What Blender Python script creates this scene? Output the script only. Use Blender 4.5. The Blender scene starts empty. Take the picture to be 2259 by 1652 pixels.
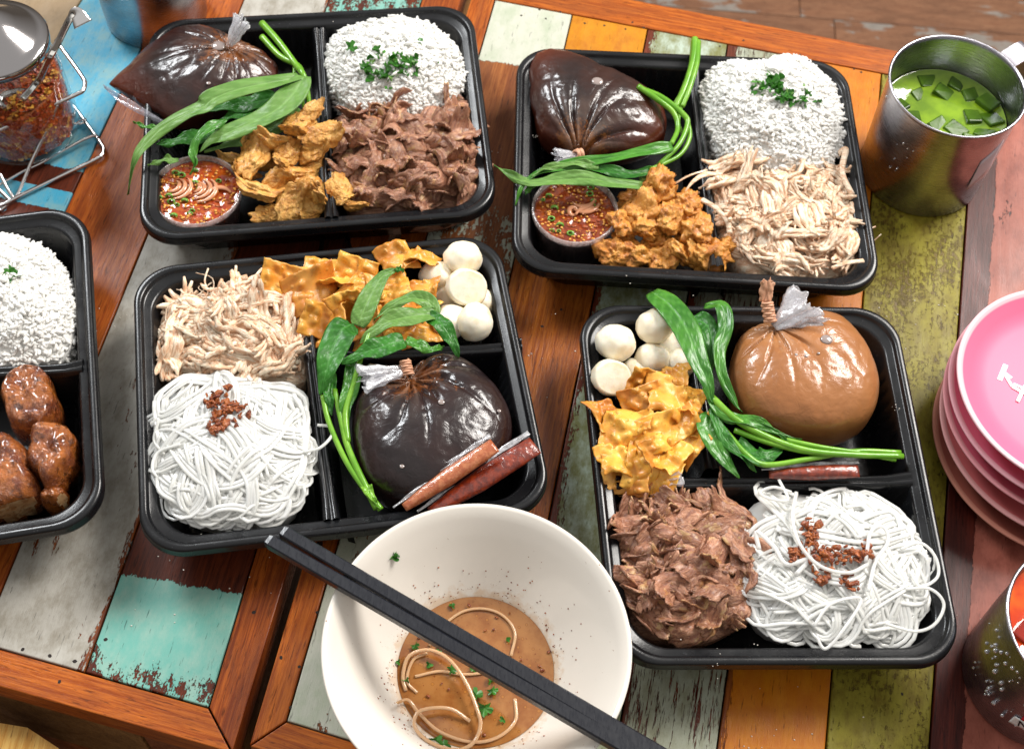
import bpy, math, random
import numpy as np
from mathutils import Vector, Matrix, noise as mn

S = 0.01                      # the scene is written in centimetres
R = math.radians
sc = bpy.context.scene
col = sc.collection

# ---------------------------------------------------------------- camera
FPX, PITCH, ROLL, HC = 2969.0, 1.02084235, 0.08022577, 75.4   # focal length (photo px), angles, height above table
_c, _s = math.cos(PITCH), math.sin(PITCH)
FW = np.array([0, _c, -_s]); _r = np.array([1., 0, 0]); _u = np.array([0, _s, _c])
RX = _r * math.cos(ROLL) + _u * math.sin(ROLL)
UX = -_r * math.sin(ROLL) + _u * math.cos(ROLL)
cam_d = bpy.data.cameras.new("camera"); cam = bpy.data.objects.new("camera", cam_d); col.objects.link(cam)
cam_d.sensor_width = 36; cam_d.lens = FPX / 2259 * 36; cam_d.clip_start = 0.01; cam_d.clip_end = 50
M = Matrix.Identity(4)
for i in range(3):
    M[i][0] = RX[i]; M[i][1] = UX[i]; M[i][2] = -FW[i]
M[2][3] = HC * S
cam.matrix_world = M
sc.camera = cam
cam_d.dof.use_dof = True; cam_d.dof.focus_distance = .80; cam_d.dof.aperture_fstop = 14
CAM = np.array([0, 0, HC])

def at(px, py, z=0.0):
    """point (cm) at height z seen at photo pixel px,py (2259 wide)"""
    d = FW * FPX + RX * (px - 1129.5) - UX * (py - 826)
    return CAM + d * ((z - HC) / d[2])

# ---------------------------------------------------------------- light
w = bpy.data.worlds.new("World"); sc.world = w; w.use_nodes = True
_bg = w.node_tree.nodes['Background']; _tc = w.node_tree.nodes.new('ShaderNodeTexCoord'); _sx = w.node_tree.nodes.new('ShaderNodeSeparateXYZ'); _cr = w.node_tree.nodes.new('ShaderNodeValToRGB')
w.node_tree.links.new(_tc.outputs['Generated'], _sx.inputs[0]); w.node_tree.links.new(_sx.outputs[2], _cr.inputs[0]); w.node_tree.links.new(_cr.outputs[0], _bg.inputs[0])
_cr.color_ramp.elements[0].color = (.28, .24, .20, 1); _cr.color_ramp.elements[0].position = .05; _cr.color_ramp.elements[1].color = (1.15, 1.13, 1.1, 1); _cr.color_ramp.elements[1].position = .85
w.node_tree.nodes['Background'].inputs[1].default_value = 0.58
def area(name, loc, target, size, power, colr, sy=None):
    d = bpy.data.lights.new(name, 'AREA'); d.energy = power; d.color = colr; d.size = size
    if sy: d.shape = 'RECTANGLE'; d.size_y = sy
    o = bpy.data.objects.new(name, d); col.objects.link(o)
    o.location = Vector(loc) * S
    o.rotation_euler = (Vector(target) - Vector(loc)).to_track_quat('-Z', 'Y').to_euler()
area("window_light", (135, 160, 185), (0, 46, 0), 1.05, 90, (1, .955, .90), .9)
area("window_light_left", (-125, 170, 150), (-5, 45, 0), .62, 36, (.95, .98, 1), .5)
vs = sc.view_settings
sc.display_settings.display_device = 'sRGB'
vs.view_transform = 'Standard'; vs.look = 'None'; vs.exposure = 0; vs.gamma = 1
sc.cycles.max_bounces = 12; sc.cycles.diffuse_bounces = 8; sc.cycles.transparent_max_bounces = 12

# ---------------------------------------------------------------- mesh helpers
def setp(o, label=None, cat=None, group=None, kind=None):
    if label: o['label'] = label
    if cat: o['category'] = cat
    if group: o['group'] = group
    if kind: o['kind'] = kind
    return o

def mkmesh(name, V, F, m, smooth=True):
    me = bpy.data.meshes.new(name)
    V = np.asarray(V, dtype=np.float64) * S
    if isinstance(F, np.ndarray):
        n, k = F.shape
        me.vertices.add(len(V)); me.vertices.foreach_set('co', V.ravel())
        me.loops.add(n * k); me.loops.foreach_set('vertex_index', F.ravel().astype(np.int32))
        me.polygons.add(n); me.polygons.foreach_set('loop_start', np.arange(0, n * k, k, dtype=np.int32))
        me.polygons.foreach_set('loop_total', np.full(n, k, dtype=np.int32))
        me.update(calc_edges=True); me.validate()
    else:
        me.from_pydata(V.tolist(), [], F); me.update()
    me.polygons.foreach_set('use_smooth', [smooth] * len(me.polygons))
    if m: me.materials.append(m)
    return me

def put(name, V, F, m, parent=None, smooth=True, org=None):
    """link a mesh given in world cm; origin at org (default: base centre)"""
    V = np.asarray(V, dtype=float)
    if parent is not None:
        base = np.array(parent.get('_o', (0, 0, 0)))
    if org is None:
        lo, hi = V.min(0), V.max(0); org = np.array([(lo[0] + hi[0]) / 2, (lo[1] + hi[1]) / 2, lo[2]])
    org = np.array(org, float)
    o = bpy.data.objects.new(name, mkmesh(name, V - org, F, m, smooth)); col.objects.link(o)
    ORG[o.name] = org
    if parent is not None:
        o.parent = parent; o.location = (Vector(org - ORG[parent.name])) * S
    else:
        o.location = Vector(org) * S
    return o
ORG = {}

def thing(name, label, cat, loc, group=None):
    o = bpy.data.objects.new(name, None); col.objects.link(o); o.location = Vector(loc) * S
    o.empty_display_size = .01
    ORG[o.name] = np.array(loc, float)
    return setp(o, label, cat, group)

def place(name, me, loc, rot=(0, 0, 0), scale=1, parent=None, label=None, cat=None, group=None, kind=None):
    o = bpy.data.objects.new(name, me); col.objects.link(o)
    loc = np.array(loc, float); ORG[o.name] = loc
    if parent is not None:
        o.parent = parent; loc = loc - ORG[parent.name]
    o.location = Vector(loc) * S
    o.rotation_euler = rot if not isinstance(rot, Matrix) else rot.to_euler()
    o.scale = (scale,) * 3 if not hasattr(scale, '__len__') else scale
    return setp(o, label, cat, group, kind)

class Acc:
    """collects quads/tris as one mesh"""
    def __init__(s): s.V = []; s.F = []; s.n = 0
    def add(s, V, F):
        V = np.asarray(V, float); s.V.append(V); s.F += [tuple(int(i) + s.n for i in f) for f in F]; s.n += len(V)
    def put(s, *a, **k): return put(a[0], np.concatenate(s.V), s.F, *a[1:], **k)

def gridfaces(nu, nv, wrapv=False, off=0):
    F = []
    for i in range(nu - 1):
        for j in range(nv if wrapv else nv - 1):
            j2 = (j + 1) % nv
            F.append((off + i * nv + j, off + i * nv + j2, off + (i + 1) * nv + j2, off + (i + 1) * nv + j))
    return F

def lathe(prof, n=64, c=(0, 0, 0)):
    a = np.linspace(0, 2 * math.pi, n, endpoint=False); V = []
    for r, z in prof:
        V.append(np.c_[c[0] + r * np.cos(a), c[1] + r * np.sin(a), np.full(n, c[2] + z)])
    return np.concatenate(V), gridfaces(len(prof), n, True)

def sheet(P, thick):
    """closed thick sheet from grid P[nu,nv,3]"""
    nu, nv, _ = P.shape
    du = np.gradient(P, axis=0); dv = np.gradient(P, axis=1)
    N = np.cross(du, dv); N /= (np.linalg.norm(N, axis=2, keepdims=True) + 1e-9)
    t = thick if np.isscalar(thick) else np.asarray(thick)[..., None]
    A = (P + N * t / 2).reshape(-1, 3); B = (P - N * t / 2).reshape(-1, 3); n = nu * nv
    F = gridfaces(nu, nv)
    G = [tuple(n + i for i in f[::-1]) for f in F]
    E = []
    ring = [i * nv for i in range(nu)] + [(nu - 1) * nv + j for j in range(1, nv)] + [i * nv + nv - 1 for i in range(nu - 2, -1, -1)] + [j for j in range(nv - 2, 0, -1)]
    for a, b in zip(ring, ring[1:] + ring[:1]): E.append((a, b, b + n, a + n))
    return np.concatenate([A, B]), [f[::-1] for f in F] + [g[::-1] for g in G] + [e[::-1] for e in E][::1]

def smooth_path(pts, n):
    """Catmull-Rom through pts, n samples"""
    P = np.array(pts, float)
    P = np.vstack([2 * P[0] - P[1], P, 2 * P[-1] - P[-2]])
    m = len(P) - 3; out = []
    for t in np.linspace(0, m - 1e-6, n):
        i = int(t); f = t - i; a, b, c, d = P[i:i + 4]
        out.append(.5 * ((2 * b) + (-a + c) * f + (2 * a - 5 * b + 4 * c - d) * f * f + (-a + 3 * b - 3 * c + d) * f ** 3))
    return np.array(out)

def frames(P):
    T = np.gradient(P, axis=0); T /= (np.linalg.norm(T, axis=1, keepdims=True) + 1e-9)
    n = np.cross(T[0], [0, 0, 1.]);
    if np.linalg.norm(n) < .1: n = np.cross(T[0], [0, 1., 0])
    n /= np.linalg.norm(n); N = []
    for t in T:
        n = n - t * np.dot(n, t); n /= (np.linalg.norm(n) + 1e-9); N.append(n)
    N = np.array(N); return T, N, np.cross(T, N)

def tube(P, rad, ns=8, flat=1.0, up=False):
    P = np.asarray(P, float); T, N, B = frames(P)
    if up:
        B = np.tile([0, 0, 1.], (len(P), 1)); N = np.cross(T, B); N /= (np.linalg.norm(N, axis=1, keepdims=True) + 1e-9)
    rad = np.full(len(P), rad) if np.isscalar(rad) else np.asarray(rad)
    a = np.linspace(0, 2 * math.pi, ns, endpoint=False)
    V = P[:, None, :] + rad[:, None, None] * (np.cos(a)[None, :, None] * N[:, None, :] + flat * np.sin(a)[None, :, None] * B[:, None, :])
    F = gridfaces(len(P), ns, True)
    F.append(tuple(range(ns))[::-1]); F.append(tuple((len(P) - 1) * ns + i for i in range(ns)))
    return V.reshape(-1, 3), F

def ball(nu=16, nv=24):
    V = []; t = np.linspace(0, math.pi, nu)
    for a in t:
        for b in np.linspace(0, 2 * math.pi, nv, endpoint=False):
            V.append((math.sin(a) * math.cos(b), math.sin(a) * math.sin(b), math.cos(a)))
    return np.array(V), gridfaces(nu, nv, True)

def fbm(p, o=4): return mn.fractal(Vector(p), 1.0, 2.0, o)

# ---------------------------------------------------------------- material helpers
class NT:
    def __init__(s, name):
        s.m = bpy.data.materials.new(name); s.m.use_nodes = True; s.t = s.m.node_tree
        s.p = s.t.nodes['Principled BSDF']; s.out = s.t.nodes['Material Output']
    def n(s, typ, **k):
        x = s.t.nodes.new(typ)
        for a, b in k.items(): setattr(x, a, b)
        return x
    def l(s, a, b): s.t.links.new(a, b)
    def set(s, **k):
        for a, b in k.items():
            i = s.p.inputs[a.replace('_', ' ')]
            if hasattr(b, 'is_output'): s.l(b, i)
            else: i.default_value = b if not (isinstance(b, tuple) and len(b) == 3) else (*b, 1)
    def coord(s, scale=(1, 1, 1), kind='Object', off=None):
        tc = s.n('ShaderNodeTexCoord'); mp = s.n('ShaderNodeMapping')
        mp.inputs['Scale'].default_value = tuple(v * 100 for v in scale)
        s.l(tc.outputs[kind], mp.inputs[0])
        if off is not None: s.l(off, mp.inputs['Location'])
        return mp.outputs[0]
    def rnd(s, mul=50):
        oi = s.n('ShaderNodeObjectInfo'); return s.math('MULTIPLY', oi.outputs['Random'], mul)
    def orand(s): return s.n('ShaderNodeObjectInfo').outputs['Random']
    def noise(s, scale=1, vec=None, detail=4, rough=.55, dist=0):
        x = s.n('ShaderNodeTexNoise'); x.inputs['Scale'].default_value = scale; x.inputs['Detail'].default_value = detail
        x.inputs['Roughness'].default_value = rough; x.inputs['Distortion'].default_value = dist
        s.l(vec if vec is not None else s.coord(), x.inputs['Vector']); return x.outputs['Fac']
    def vor(s, scale=1, vec=None, feature='F1', out='Distance'):
        x = s.n('ShaderNodeTexVoronoi', feature=feature); x.inputs['Scale'].default_value = scale
        s.l(vec if vec is not None else s.coord(), x.inputs['Vector']); return x.outputs[out]
    def math(s, op, a, b=0.0, c=None, clamp=False):
        x = s.n('ShaderNodeMath', operation=op); x.use_clamp = clamp
        for i, v in enumerate((a, b) if c is None else (a, b, c)):
            if hasattr(v, 'is_output'): s.l(v, x.inputs[i])
            else: x.inputs[i].default_value = v
        return x.outputs[0]
    def ramp(s, v, lo, hi, a=0.0, b=1.0, smooth=True):
        x = s.n('ShaderNodeMapRange'); x.clamp = True
        if smooth: x.interpolation_type = 'SMOOTHSTEP'
        s.l(v, x.inputs[0])
        for i, q in zip((1, 2, 3, 4), (lo, hi, a, b)): x.inputs[i].default_value = q
        return x.outputs[0]
    def mix(s, f, a, b, mode='MIX'):
        x = s.n('ShaderNodeMix', data_type='RGBA', blend_type=mode)
        if hasattr(f, 'is_output'): s.l(f, x.inputs[0])
        else: x.inputs[0].default_value = f
        for i, v in ((6, a), (7, b)):
            if hasattr(v, 'is_output'): s.l(v, x.inputs[i])
            else: x.inputs[i].default_value = (*v, 1)
        return x.outputs[2]
    def bump(s, h, dist=.02, strength=1.0, prev=None):
        x = s.n('ShaderNodeBump'); x.inputs['Distance'].default_value = dist * S; x.inputs['Strength'].default_value = strength
        s.l(h, x.inputs['Height'])
        if prev is not None: s.l(prev, x.inputs['Normal'])
        return x.outputs[0]
    def axis(s, a):
        x = s.n('ShaderNodeSeparateXYZ'); s.l(s.coord(), x.inputs[0]); return x.outputs[a]
    def sss(s, w, r=(1, .8, .6), scale=.3):
        s.p.inputs['Subsurface Weight'].default_value = w; s.p.inputs['Subsurface Radius'].default_value = r
        s.p.inputs['Subsurface Scale'].default_value = scale * S

def wood(name, wa, wb, paint=None, paint2=None, cov=.5, regions=(), seed=0, gloss=.33, coat=.35, chip=(1.6, .45), grit=1.0, thick=.03, amp=1.0):
    """grain runs along local Y.  wa/wb light and dark wood; paint layer with worn mask"""
    t = NT(name)
    off = t.n('ShaderNodeCombineXYZ'); off.inputs[0].default_value = seed * 7.3; off.inputs[1].default_value = seed * 3.1
    t.l(t.rnd(40), off.inputs[2]); o = off.outputs[0]
    broad = t.noise(1, t.coord((.55, .10, .5), off=o), 5, .6, .8)
    streak = t.noise(1, t.coord((5.0, .20, 3), off=o), 6, .78, .3)
    pores = t.noise(1, t.coord((7.5, .75, 5), off=o), 4, .65)
    fine = t.noise(1, t.coord((13, 1.6, 8), off=o), 3, .65)
    c = t.mix(t.ramp(streak, .36, .64), wb, wa)
    c = t.mix(t.ramp(broad, .35, .68, 0, .55), c, tuple(v * .55 for v in wb))
    pm = t.ramp(pores, .34, .44, 1, 0)
    c = t.mix(t.math('MULTIPLY', pm, .7), c, tuple(v * .3 for v in wb))
    h = t.math('ADD', t.math('MULTIPLY', streak, .5), t.math('MULTIPLY', pores, .5))
    rough = t.ramp(broad, .3, .7, gloss - .05, gloss + .16)
    if paint:
        n1 = t.noise(1, t.coord((chip[0], chip[1], 1), off=o), 7, .62, .2)
        n2 = t.noise(1, t.coord((chip[0] * 6, chip[1] * 6, 2), off=o), 4, .65)
        n3 = t.noise(1, t.coord((.28, .16, 1), off=o), 2, .5)
        v = t.math('ADD', t.math('MULTIPLY', t.math('SUBTRACT', n1, .5), 1.3 * amp), t.math('MULTIPLY', t.math('SUBTRACT', n2, .5), .9 * amp))
        v = t.math('ADD', v, t.math('MULTIPLY', t.math('SUBTRACT', n3, .5), .8 * amp))
        v = t.math('ADD', v, t.math('MULTIPLY', t.math('SUBTRACT', pores, .5), .5 * grit))
        v = t.math('ADD', v, cov)
        for ax, lo, hi, a, b in regions:
            v = t.math('ADD', v, t.ramp(t.axis(ax), lo, hi, a, b))
        mask = t.ramp(v, .47, .54)
        p = paint
        dirt = t.noise(1, t.coord((.9, .5, 1), off=o), 6, .7)
        pc = t.mix(t.ramp(dirt, .35, .75), paint, paint2 or tuple(v * .72 for v in paint))
        pc = t.mix(t.math('MULTIPLY', t.ramp(pores, .31, .37, 1, 0), .75), pc, tuple(v * .3 for v in paint))
        c = t.mix(mask, c, pc)
        h = t.math('ADD', t.math('MULTIPLY', h, 1), t.math('MULTIPLY', mask, 1.8))
        rough = t.math('ADD', rough, t.math('MULTIPLY', mask, .06))
    t.set(Base_Color=c, Roughness=rough, Coat_Weight=coat * .25, Coat_Roughness=.18); t.p.inputs['Specular IOR Level'].default_value = .2
    t.p.inputs['Normal'].default_value = (0, 0, 0)
    t.l(t.bump(t.math('ADD', h, t.math('MULTIPLY', fine, .4)), thick, .9), t.p.inputs['Normal'])
    return t.m

def plain(name, c, rough=.4, **k):
    t = NT(name); t.set(Base_Color=c, Roughness=rough, **k); return t.m

# --- plastics, metal, glass
def m_tray():
    t = NT("black_tray_plastic")
    n = t.noise(1, t.coord((9, 9, 9)), 3, .6); sp = t.noise(1, t.coord((5, 5, 5)), 2, .5)
    t.set(Base_Color=t.mix(t.ramp(sp, .70, .76, 0, .5), (.0065, .0068, .008), (.08, .08, .085)), Roughness=t.ramp(t.noise(1, t.coord((.4, .4, .4)), 4), .3, .7, .2, .36), Coat_Weight=.12, Coat_Roughness=.12); t.p.inputs['Specular IOR Level'].default_value = .36
    t.l(t.bump(n, .012, .5), t.p.inputs['Normal']); return t.m
M_TRAY = m_tray()
def m_steel():
    t = NT("brushed_steel")
    br = t.noise(1, t.coord((1, 1, 26)), 3, .7); sm = t.noise(1, t.coord((.5, .5, .5)), 3, .6)
    t.set(Base_Color=t.mix(t.ramp(sm, .35, .7), (.47, .46, .50), (.34, .33, .37)), Metallic=1.0, Roughness=t.ramp(br, .3, .7, .24, .32))
    t.l(t.bump(br, .0015, .4), t.p.inputs['Normal']); return t.m
M_STEEL = m_steel()
M_CHROME = plain("chrome_wire", (.72, .70, .69), .10, Metallic=1.0)
def m_glass(name, tint=(1, 1, 1), f=.12, rough=.03, milky=0.0, milkcol=(.8, .8, .85)):
    t = NT(name); t.t.nodes.remove(t.p)
    tr = t.n('ShaderNodeBsdfTransparent'); tr.inputs[0].default_value = (*tint, 1)
    gl = t.n('ShaderNodeBsdfGlossy'); gl.inputs['Roughness'].default_value = rough
    lw = t.n('ShaderNodeLayerWeight'); lw.inputs[0].default_value = .5; fr = t.math('ADD', t.math('MULTIPLY', t.math('POWER', lw.outputs['Facing'], 4.0), .75), .035)
    mx = t.n('ShaderNodeMixShader'); t.l(t.math('ADD', fr, f * .3, clamp=True), mx.inputs[0])
    a = tr.outputs[0]
    if milky:
        df = t.n('ShaderNodeBsdfDiffuse'); df.inputs[0].default_value = (*milkcol, 1)
        tl = t.n('ShaderNodeBsdfTranslucent'); tl.inputs[0].default_value = (*milkcol, 1)
        dd = t.n('ShaderNodeMixShader'); dd.inputs[0].default_value = .55; t.l(df.outputs[0], dd.inputs[1]); t.l(tl.outputs[0], dd.inputs[2])
        m2 = t.n('ShaderNodeMixShader'); nz = t.noise(1, t.coord((3, 3, 3)), 5, .65)
        t.l(t.ramp(nz, .35, .65, milky * .5, min(1, milky * 1.5)), m2.inputs[0]); t.l(a, m2.inputs[1]); t.l(dd.outputs[0], m2.inputs[2]); a = m2.outputs[0]
        bp = t.bump(t.noise(1, t.coord((4, 4, 4)), 3), .06, .7); t.l(bp, gl.inputs['Normal'])
    t.l(a, mx.inputs[1]); t.l(gl.outputs[0], mx.inputs[2]); t.l(mx.outputs[0], t.out.inputs[0]); return t.m
M_GLASS = m_glass("jar_glass", (.97, .99, 1))
M_CUP = m_glass("clear_cup_plastic", (.97, .93, .92), .3, .08, .42, (.85, .76, .74))
M_FILM = m_glass("crumpled_clear_film", (.98, .98, 1), .3, .1, .5, (.97, .97, .99))
M_FILMC = m_glass("clear_film", (.97, .97, 1), .2, .08, .25, (.8, .8, .9))

# --- food
def translucent(t, fac, c):
    tl = t.n('ShaderNodeBsdfTranslucent'); tl.inputs[0].default_value = (*c, 1); mx = t.n('ShaderNodeMixShader'); mx.inputs[0].default_value = fac
    t.l(t.p.outputs[0], mx.inputs[1]); t.l(tl.outputs[0], mx.inputs[2]); t.l(mx.outputs[0], t.out.inputs[0])
def m_rice():
    t = NT("steamed_rice"); t.set(Base_Color=(.89, .88, .845), Roughness=.4); translucent(t, .2, (.99, .98, .95)); return t.m
M_RICE = m_rice()
def seethrough(t, fac):
    src = t.out.inputs[0].links[0].from_socket; tr = t.n('ShaderNodeBsdfTransparent'); mx = t.n('ShaderNodeMixShader'); mx.inputs[0].default_value = fac
    t.l(src, mx.inputs[1]); t.l(tr.outputs[0], mx.inputs[2]); t.l(mx.outputs[0], t.out.inputs[0])
def m_noodle():
    t = NT("rice_noodle"); v = t.orand()
    t.set(Base_Color=t.mix(v, (.93, .93, .915), (.88, .88, .84)), Roughness=.2, Coat_Weight=.5, Coat_Roughness=.1); translucent(t, .28, (.98, .98, .96)); t.p.inputs['Subsurface Weight'].default_value = .3; t.p.inputs['Subsurface Radius'].default_value = (1, .95, .9); t.p.inputs['Subsurface Scale'].default_value = .15 * S; seethrough(t, .22)
    t.l(t.bump(t.noise(1, t.coord((3, 3, 3))), .03, .4), t.p.inputs['Normal']); return t.m
M_NOODLE = m_noodle()
def m_fibre(name, a, b, edge, fat, gloss=.42, bumpd=.05, fatamt=.62):
    t = NT(name); o = t.n('ShaderNodeCombineXYZ'); t.l(t.rnd(60), o.inputs[0]); o = o.outputs[0]
    n1 = t.noise(1, t.coord((.7, 3.6, 2.4), off=o), 5, .7, .8); n2 = t.noise(1, t.coord((.8, .8, .8), off=o), 4, .6); n3 = t.noise(1, t.coord((2.6, 2.6, 2.6), off=o), 5, .65)
    c = t.mix(t.ramp(n2, .40, .60), a, b)
    c = t.mix(t.ramp(n1, .40, .56), edge, c)
    c = t.mix(t.ramp(n3, fatamt, fatamt + .1, 0, .75), c, fat)
    hv = t.mix(t.orand(), (.78, .78, .78), (1.15, 1.12, 1.1)); c = t.mix(1.0, c, hv, 'MULTIPLY')
    t.set(Base_Color=c, Roughness=t.ramp(n3, .3, .7, gloss - .1, gloss + .12), Coat_Weight=.22, Coat_Roughness=.25); t.l(t.bump(n3, .08, .8, t.bump(n1, bumpd * 1.8, 1.0)), t.p.inputs['Normal']); return t.m
M_BEEF = m_fibre("boiled_beef", (.53, .27, .165), (.39, .175, .10), (.25, .10, .058), (.68, .44, .25), .30, .13, .58)
M_FAT = m_fibre("beef_fat", (.55, .35, .16), (.42, .2, .08), (.3, .12, .05), (.7, .5, .3), .35, .06, .55)
M_CHICK = m_fibre("shredded_chicken", (.93, .80, .62), (.88, .66, .46), (.70, .40, .23), (.95, .88, .74), .42, .08, .55)
def m_fried(name, a, b, d, gloss=.42, sc_=1.0):
    t = NT(name); o = t.n('ShaderNodeCombineXYZ'); t.l(t.rnd(60), o.inputs[0]); o = o.outputs[0]
    n1 = t.noise(1, t.coord((.9, .9, .9), off=o), 5, .6); n2 = t.noise(1, t.coord((3.6, 3.6, 3.6), off=o), 5, .75); n3 = t.noise(1, t.coord((1.5, 1.5, 1.5), off=o), 4, .65)
    c = t.mix(t.ramp(n1, .35, .65), a, b); c = t.mix(t.ramp(n3, .5, .68, 0, .75), c, d); c = t.mix(t.ramp(n2, .52, .68, 0, .6), c, tuple(min(1, v * 1.5 + .06) for v in a))
    t.set(Base_Color=c, Roughness=gloss, Coat_Weight=.3, Coat_Roughness=.25); t.l(t.bump(n2, .16 * sc_, 1.0, t.bump(n3, .2 * sc_, .8)), t.p.inputs['Normal']); return t.m
M_SKIN = m_fried("fried_chicken_skin", (.80, .43, .10), (.64, .27, .04), (.36, .11, .010))
M_POP = m_fried("fried_battered_chicken", (.76, .34, .055), (.64, .22, .022), (.38, .10, .008))
M_GRILL = m_fried("grilled_chicken_skin", (.46, .13, .016), (.17, .032, .006), (.035, .008, .004), .16, 1.3)
M_GRILL.node_tree.nodes['Principled BSDF'].inputs['Coat Weight'].default_value = 1.0; M_GRILL.node_tree.nodes['Principled BSDF'].inputs['Coat Roughness'].default_value = .08
M_MEATIN = m_fibre("chicken_cut_face", (.62, .42, .22), (.5, .27, .12), (.36, .15, .05), (.7, .52, .34), .35, .06)
def m_wonton():
    t = NT("fried_wonton_skin"); o = t.n('ShaderNodeCombineXYZ'); t.l(t.rnd(60), o.inputs[0]); o = o.outputs[0]
    n1 = t.noise(1, t.coord((.5, .5, .5), off=o), 4, .6); n2 = t.noise(1, t.coord((5, 5, 5), off=o), 4, .6); v = t.vor(1.6, t.coord((1, 1, 1), off=o))
    c = t.mix(t.ramp(n1, .38, .62), (.82, .46, .08), (.68, .27, .03)); c = t.mix(t.ramp(v, .1, .28, .7, 0), c, (.70, .42, .09))
    c = t.mix(t.ramp(n2, .6, .72, 0, .5), c, (.34, .09, .01)); c = t.mix(1.0, c, t.mix(t.orand(), (.75, .62, .6), (1.1, 1.1, 1.0)), 'MULTIPLY')
    t.set(Base_Color=c, Roughness=.4, Coat_Weight=.12, Coat_Roughness=.15); t.sss(.15, (1, .6, .2), .15)
    t.l(t.bump(n2, .04, .5, t.bump(t.ramp(v, .05, .25, 1, 0), .09, .6)), t.p.inputs['Normal']); return t.m
M_WON = m_wonton()
def m_fish():
    t = NT("fish_ball"); n = t.noise(1, t.coord((.8, .8, .8)), 4, .6); n2 = t.noise(1, t.coord((8, 8, 8)), 3, .6)
    t.set(Base_Color=t.mix(t.ramp(n, .45, .68), (.90, .83, .67), (.82, .68, .45)), Roughness=.45, Coat_Weight=.1, Coat_Roughness=.25); t.sss(.3, (1, .8, .5), .4)
    t.l(t.bump(n2, .02, .6), t.p.inputs['Normal']); return t.m
M_FISH = m_fish()
def m_leaf(name, a, b, gloss=.4, coat=.15):
    t = NT(name); n = t.noise(1, t.coord((.6, .6, .6)), 4, .6); n2 = t.noise(1, t.coord((2.2, 2.2, 2.2)), 4, .6)
    at_ = t.n('ShaderNodeAttribute', attribute_name='vein')
    c = t.mix(t.ramp(n, .35, .65), a, b); c = t.mix(t.math('MULTIPLY', at_.outputs['Fac'], .55), c, tuple(min(1, v * 1.5 + .05) for v in a))
    t.set(Base_Color=c, Roughness=gloss, Coat_Weight=coat, Coat_Roughness=.2); t.sss(.1, (.4, 1, .2), .1)
    translucent(t, .22, (.16, .42, .04)); t.p.inputs['Specular IOR Level'].default_value = .35
    t.l(t.bump(n2, .03, .6, t.bump(at_.outputs['Fac'], -.04, .7)), t.p.inputs['Normal']); return t.m
M_LPALE = m_leaf("leaf_underside", (.17, .33, .075), (.11, .25, .045), .42, .12)
M_LDARK = m_leaf("leaf_glossy_top", (.045, .22, .022), (.02, .125, .010), .38, .12)
M_LMID = m_leaf("leaf_mid_green", (.085, .29, .03), (.035, .17, .014), .32, .35)
M_STEM = m_leaf("spinach_stem", (.26, .55, .05), (.15, .40, .025), .26, .5)
M_CORI = m_leaf("coriander_leaf", (.05, .22, .02), (.025, .12, .01), .4, .2)
M_CHILI = m_fried("chilli_flakes", (.50, .13, .015), (.38, .045, .006), (.18, .015, .004), .4)
M_SEED = plain("chilli_seed", (.72, .33, .05), .3)
M_SHALLOT = plain("sliced_shallot", (.60, .26, .13), .22, Coat_Weight=.4)
M_SCALL = plain("chopped_scallion", (.13, .30, .03), .3, Coat_Weight=.3)
M_GARLIC = m_fried("fried_garlic", (.44, .12, .02), (.19, .026, .008), (.06, .008, .004), .22)

def m_sauce(name, a, b, rough=.1, sc_=2.5):
    t = NT(name); n = t.noise(1, t.coord((sc_, sc_, sc_)), 5, .65); n2 = t.noise(1, t.coord((6, 6, 6)), 3, .6)
    t.set(Base_Color=t.mix(t.ramp(n, .4, .62), a, b), Roughness=rough, Coat_Weight=.5, Coat_Roughness=.05)
    t.l(t.bump(n2, .03, .5), t.p.inputs['Normal']); return t.m
M_SAUCE = m_sauce("chilli_sauce", (.30, .03, .006), (.42, .09, .01))
M_SAUCE2 = m_sauce("dark_chilli_sauce", (.17, .022, .006), (.30, .06, .01))

def m_bag(name, a, b, sed, sedamt=.5, rough=.12):
    t = NT(name); at_ = t.n('ShaderNodeAttribute', attribute_name='knot').outputs['Fac']
    n = t.noise(1, t.coord((1.1, 1.1, 1.1)), 6, .68, .4); n3 = t.noise(1, t.coord((7, 7, 7)), 4, .7); wr = t.noise(1, t.coord((1.5, 1.5, 1.5)), 5, .55, 1.6); br = t.noise(1, t.coord((.35, .35, .35)), 3, .5)
    c = t.mix(t.ramp(br, .35, .65), a, b)
    th = t.n('ShaderNodeAttribute', attribute_name='thin').outputs['Fac']; c = t.mix(t.ramp(th, 0, 1, 0, .9), c, (.115, .022, .008))
    k = t.math('ADD', t.math('MULTIPLY', at_, 1.2), t.math('MULTIPLY', t.math('SUBTRACT', n, .5), 1.6))
    k = t.math('ADD', k, t.math('MULTIPLY', t.math('SUBTRACT', n3, .5), .9))
    c = t.mix(t.ramp(k, .55, .85, 0, sedamt), c, sed)
    cz = t.n('ShaderNodeAttribute', attribute_name='crease').outputs['Fac']; c = t.mix(t.math('MULTIPLY', cz, .55, clamp=True), c, (.50, .36, .28))
    t.set(Base_Color=c, Roughness=.35, Coat_Weight=.7, Coat_Roughness=rough); t.p.inputs['Specular IOR Level'].default_value = .25
    bp = t.bump(wr, .07, .5); t.l(bp, t.p.inputs['Normal']); t.l(bp, t.p.inputs['Coat Normal']); return t.m
M_BAG1 = m_bag("dark_broth_in_bag", (.030, .0085, .006), (.010, .0045, .0045), (.20, .062, .012), .8)
M_BAG2 = m_bag("dark_broth_with_oil", (.034, .010, .006), (.012, .005, .0045), (.21, .07, .014), .75, .08)
M_BAG3 = m_bag("black_broth_in_bag", (.022, .007, .006), (.010, .0045, .005), (.22, .065, .012), .8)
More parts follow.
